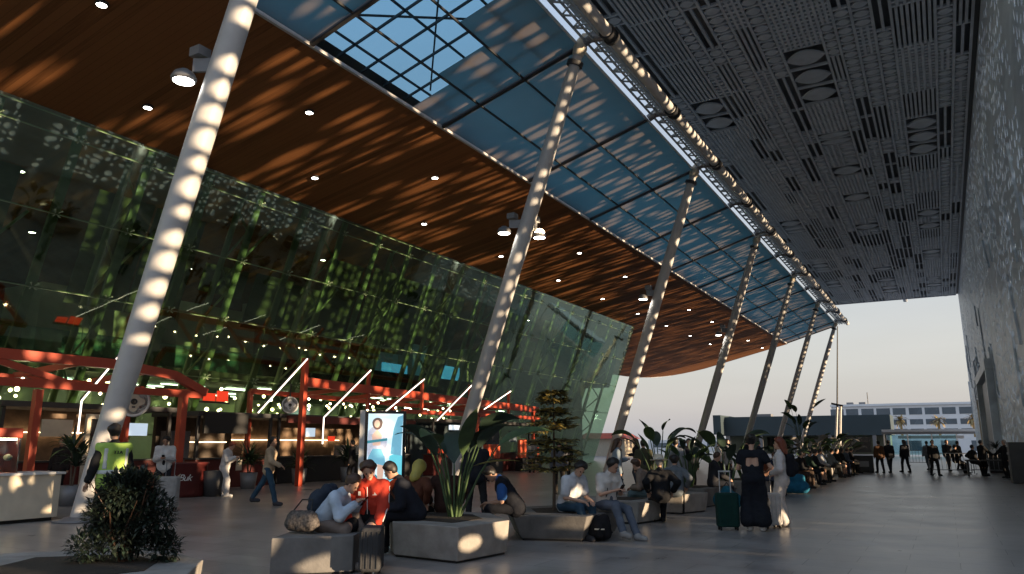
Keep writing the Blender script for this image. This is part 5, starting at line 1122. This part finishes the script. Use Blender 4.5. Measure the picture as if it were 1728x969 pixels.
for i, (lb, p, f, ps, tc_) in enumerate(more): person(lb, p, f, 1.68 + .03 * (i % 4), ps, .46, lean=6 + (i * 5) % 14 if ps == 'sit' else 3, pitch=(i * 7) % 22, top=tc_, bottom=((.02, .022, .03), (.05, .06, .09), (.03, .025, .02))[i % 3], h=.032, hstyle='long' if i % 3 == 1 else 'short', hair=('hair_black', 'hair_brown')[i % 2], group='people among the benches and plants', lh=((-.2, .3, 1.15) if i % 2 else None) if ps == 'stand' else (-.1, .4, .64), rh=(.12, .4, .64) if ps == 'sit' else None)
# ------------------------------------------------------------------ light, sky, camera
wd = bpy.data.worlds.new('World'); sc.world = wd; wd.use_nodes = True
nt = wd.node_tree; bg = nt.nodes['Background']
sk = nt.nodes.new('ShaderNodeTexSky'); sk.sky_type = 'NISHITA'; sk.sun_disc = False
sk.sun_elevation = R(SUN_E); sk.sun_rotation = R(90 - SUN_A); sk.air_density = 1.0; sk.dust_density = 2.0; sk.ozone_density = 1.2
nt.links.new(sk.outputs[0], bg.inputs['Color']); bg.inputs['Strength'].default_value = .05
# thin bright evening haze over the clear-sky model
hz = nt.nodes.new('ShaderNodeBackground'); hz.inputs['Strength'].default_value = HAZE
tcw = nt.nodes.new('ShaderNodeTexCoord'); sxyz = nt.nodes.new('ShaderNodeSeparateXYZ'); nt.links.new(tcw.outputs['Generated'], sxyz.inputs[0])
rw_ = nt.nodes.new('ShaderNodeValToRGB'); el_ = rw_.color_ramp.elements; el_[0].position = .0; el_[0].color = (.84, .86, .92, 1); el_[1].position = .75; el_[1].color = (.62, .86, 1.25, 1)
e3 = el_.new(.12); e3.color = (.94, .94, .98, 1)
nt.links.new(sxyz.outputs['Z'], rw_.inputs['Fac'])
cn = nt.nodes.new('ShaderNodeTexNoise'); cn.inputs['Scale'].default_value = 2.2; cn.inputs['Detail'].default_value = 5
cmap = nt.nodes.new('ShaderNodeMapping'); cmap.inputs['Scale'].default_value = (1, 1, 7); nt.links.new(tcw.outputs['Generated'], cmap.inputs[0]); nt.links.new(cmap.outputs[0], cn.inputs['Vector'])
cr_ = nt.nodes.new('ShaderNodeMapRange'); cr_.inputs['From Min'].default_value = .3; cr_.inputs['From Max'].default_value = .7; cr_.inputs['To Min'].default_value = .94; cr_.inputs['To Max'].default_value = 1.05; nt.links.new(cn.outputs['Fac'], cr_.inputs['Value'])
mxw = nt.nodes.new('ShaderNodeMix'); mxw.data_type = 'RGBA'; mxw.blend_type = 'MULTIPLY'; mxw.inputs['Factor'].default_value = 1; nt.links.new(rw_.outputs['Color'], mxw.inputs[6]); nt.links.new(cr_.outputs['Result'], mxw.inputs[7]); nt.links.new(mxw.outputs[2], hz.inputs['Color'])
ads = nt.nodes.new('ShaderNodeAddShader'); nt.links.new(bg.outputs[0], ads.inputs[0]); nt.links.new(hz.outputs[0], ads.inputs[1]); nt.links.new(ads.outputs[0], nt.nodes['World Output'].inputs['Surface'])
sun = bpy.data.lights.new('sun', 'SUN'); sun.energy = 3.7; sun.angle = R(.6); sun.color = (1, .75, .48)
so = bpy.data.objects.new('sun', sun); COL.objects.link(so)
so.rotation_euler = Vector((-math.cos(R(SUN_E)) * math.cos(R(SUN_A)), -math.cos(R(SUN_E)) * math.sin(R(SUN_A)), -math.sin(R(SUN_E)))).to_track_quat('-Z', 'Y').to_euler()
cam = bpy.data.cameras.new('camera'); cam.sensor_width = 36; cam.lens = 36 * 1260 / 1728; cam.clip_end = 5000; cam.clip_start = .05
co = bpy.data.objects.new('camera', cam); COL.objects.link(co); co.location = (0, 0, 1.55)
p, yw = R(11.834), R(29.656)
fw = Vector((-math.sin(yw) * math.cos(p), math.cos(yw) * math.cos(p), math.sin(p)))
co.rotation_euler = fw.to_track_quat('-Z', 'Y').to_euler()
sc.camera = co
vs = sc.view_settings; vs.view_transform = 'Standard'; vs.look = 'None'; vs.exposure = EXPO; vs.gamma = 1; vs.use_curve_mapping = False
sc.cycles.max_bounces = 8; sc.cycles.transparent_max_bounces = 12; sc.cycles.diffuse_bounces = 4; sc.cycles.glossy_bounces = 4
sc.cycles.use_denoising = True; sc.cycles.caustics_reflective = False; sc.cycles.caustics_refractive = False
sc.cycles.sample_clamp_indirect = 6
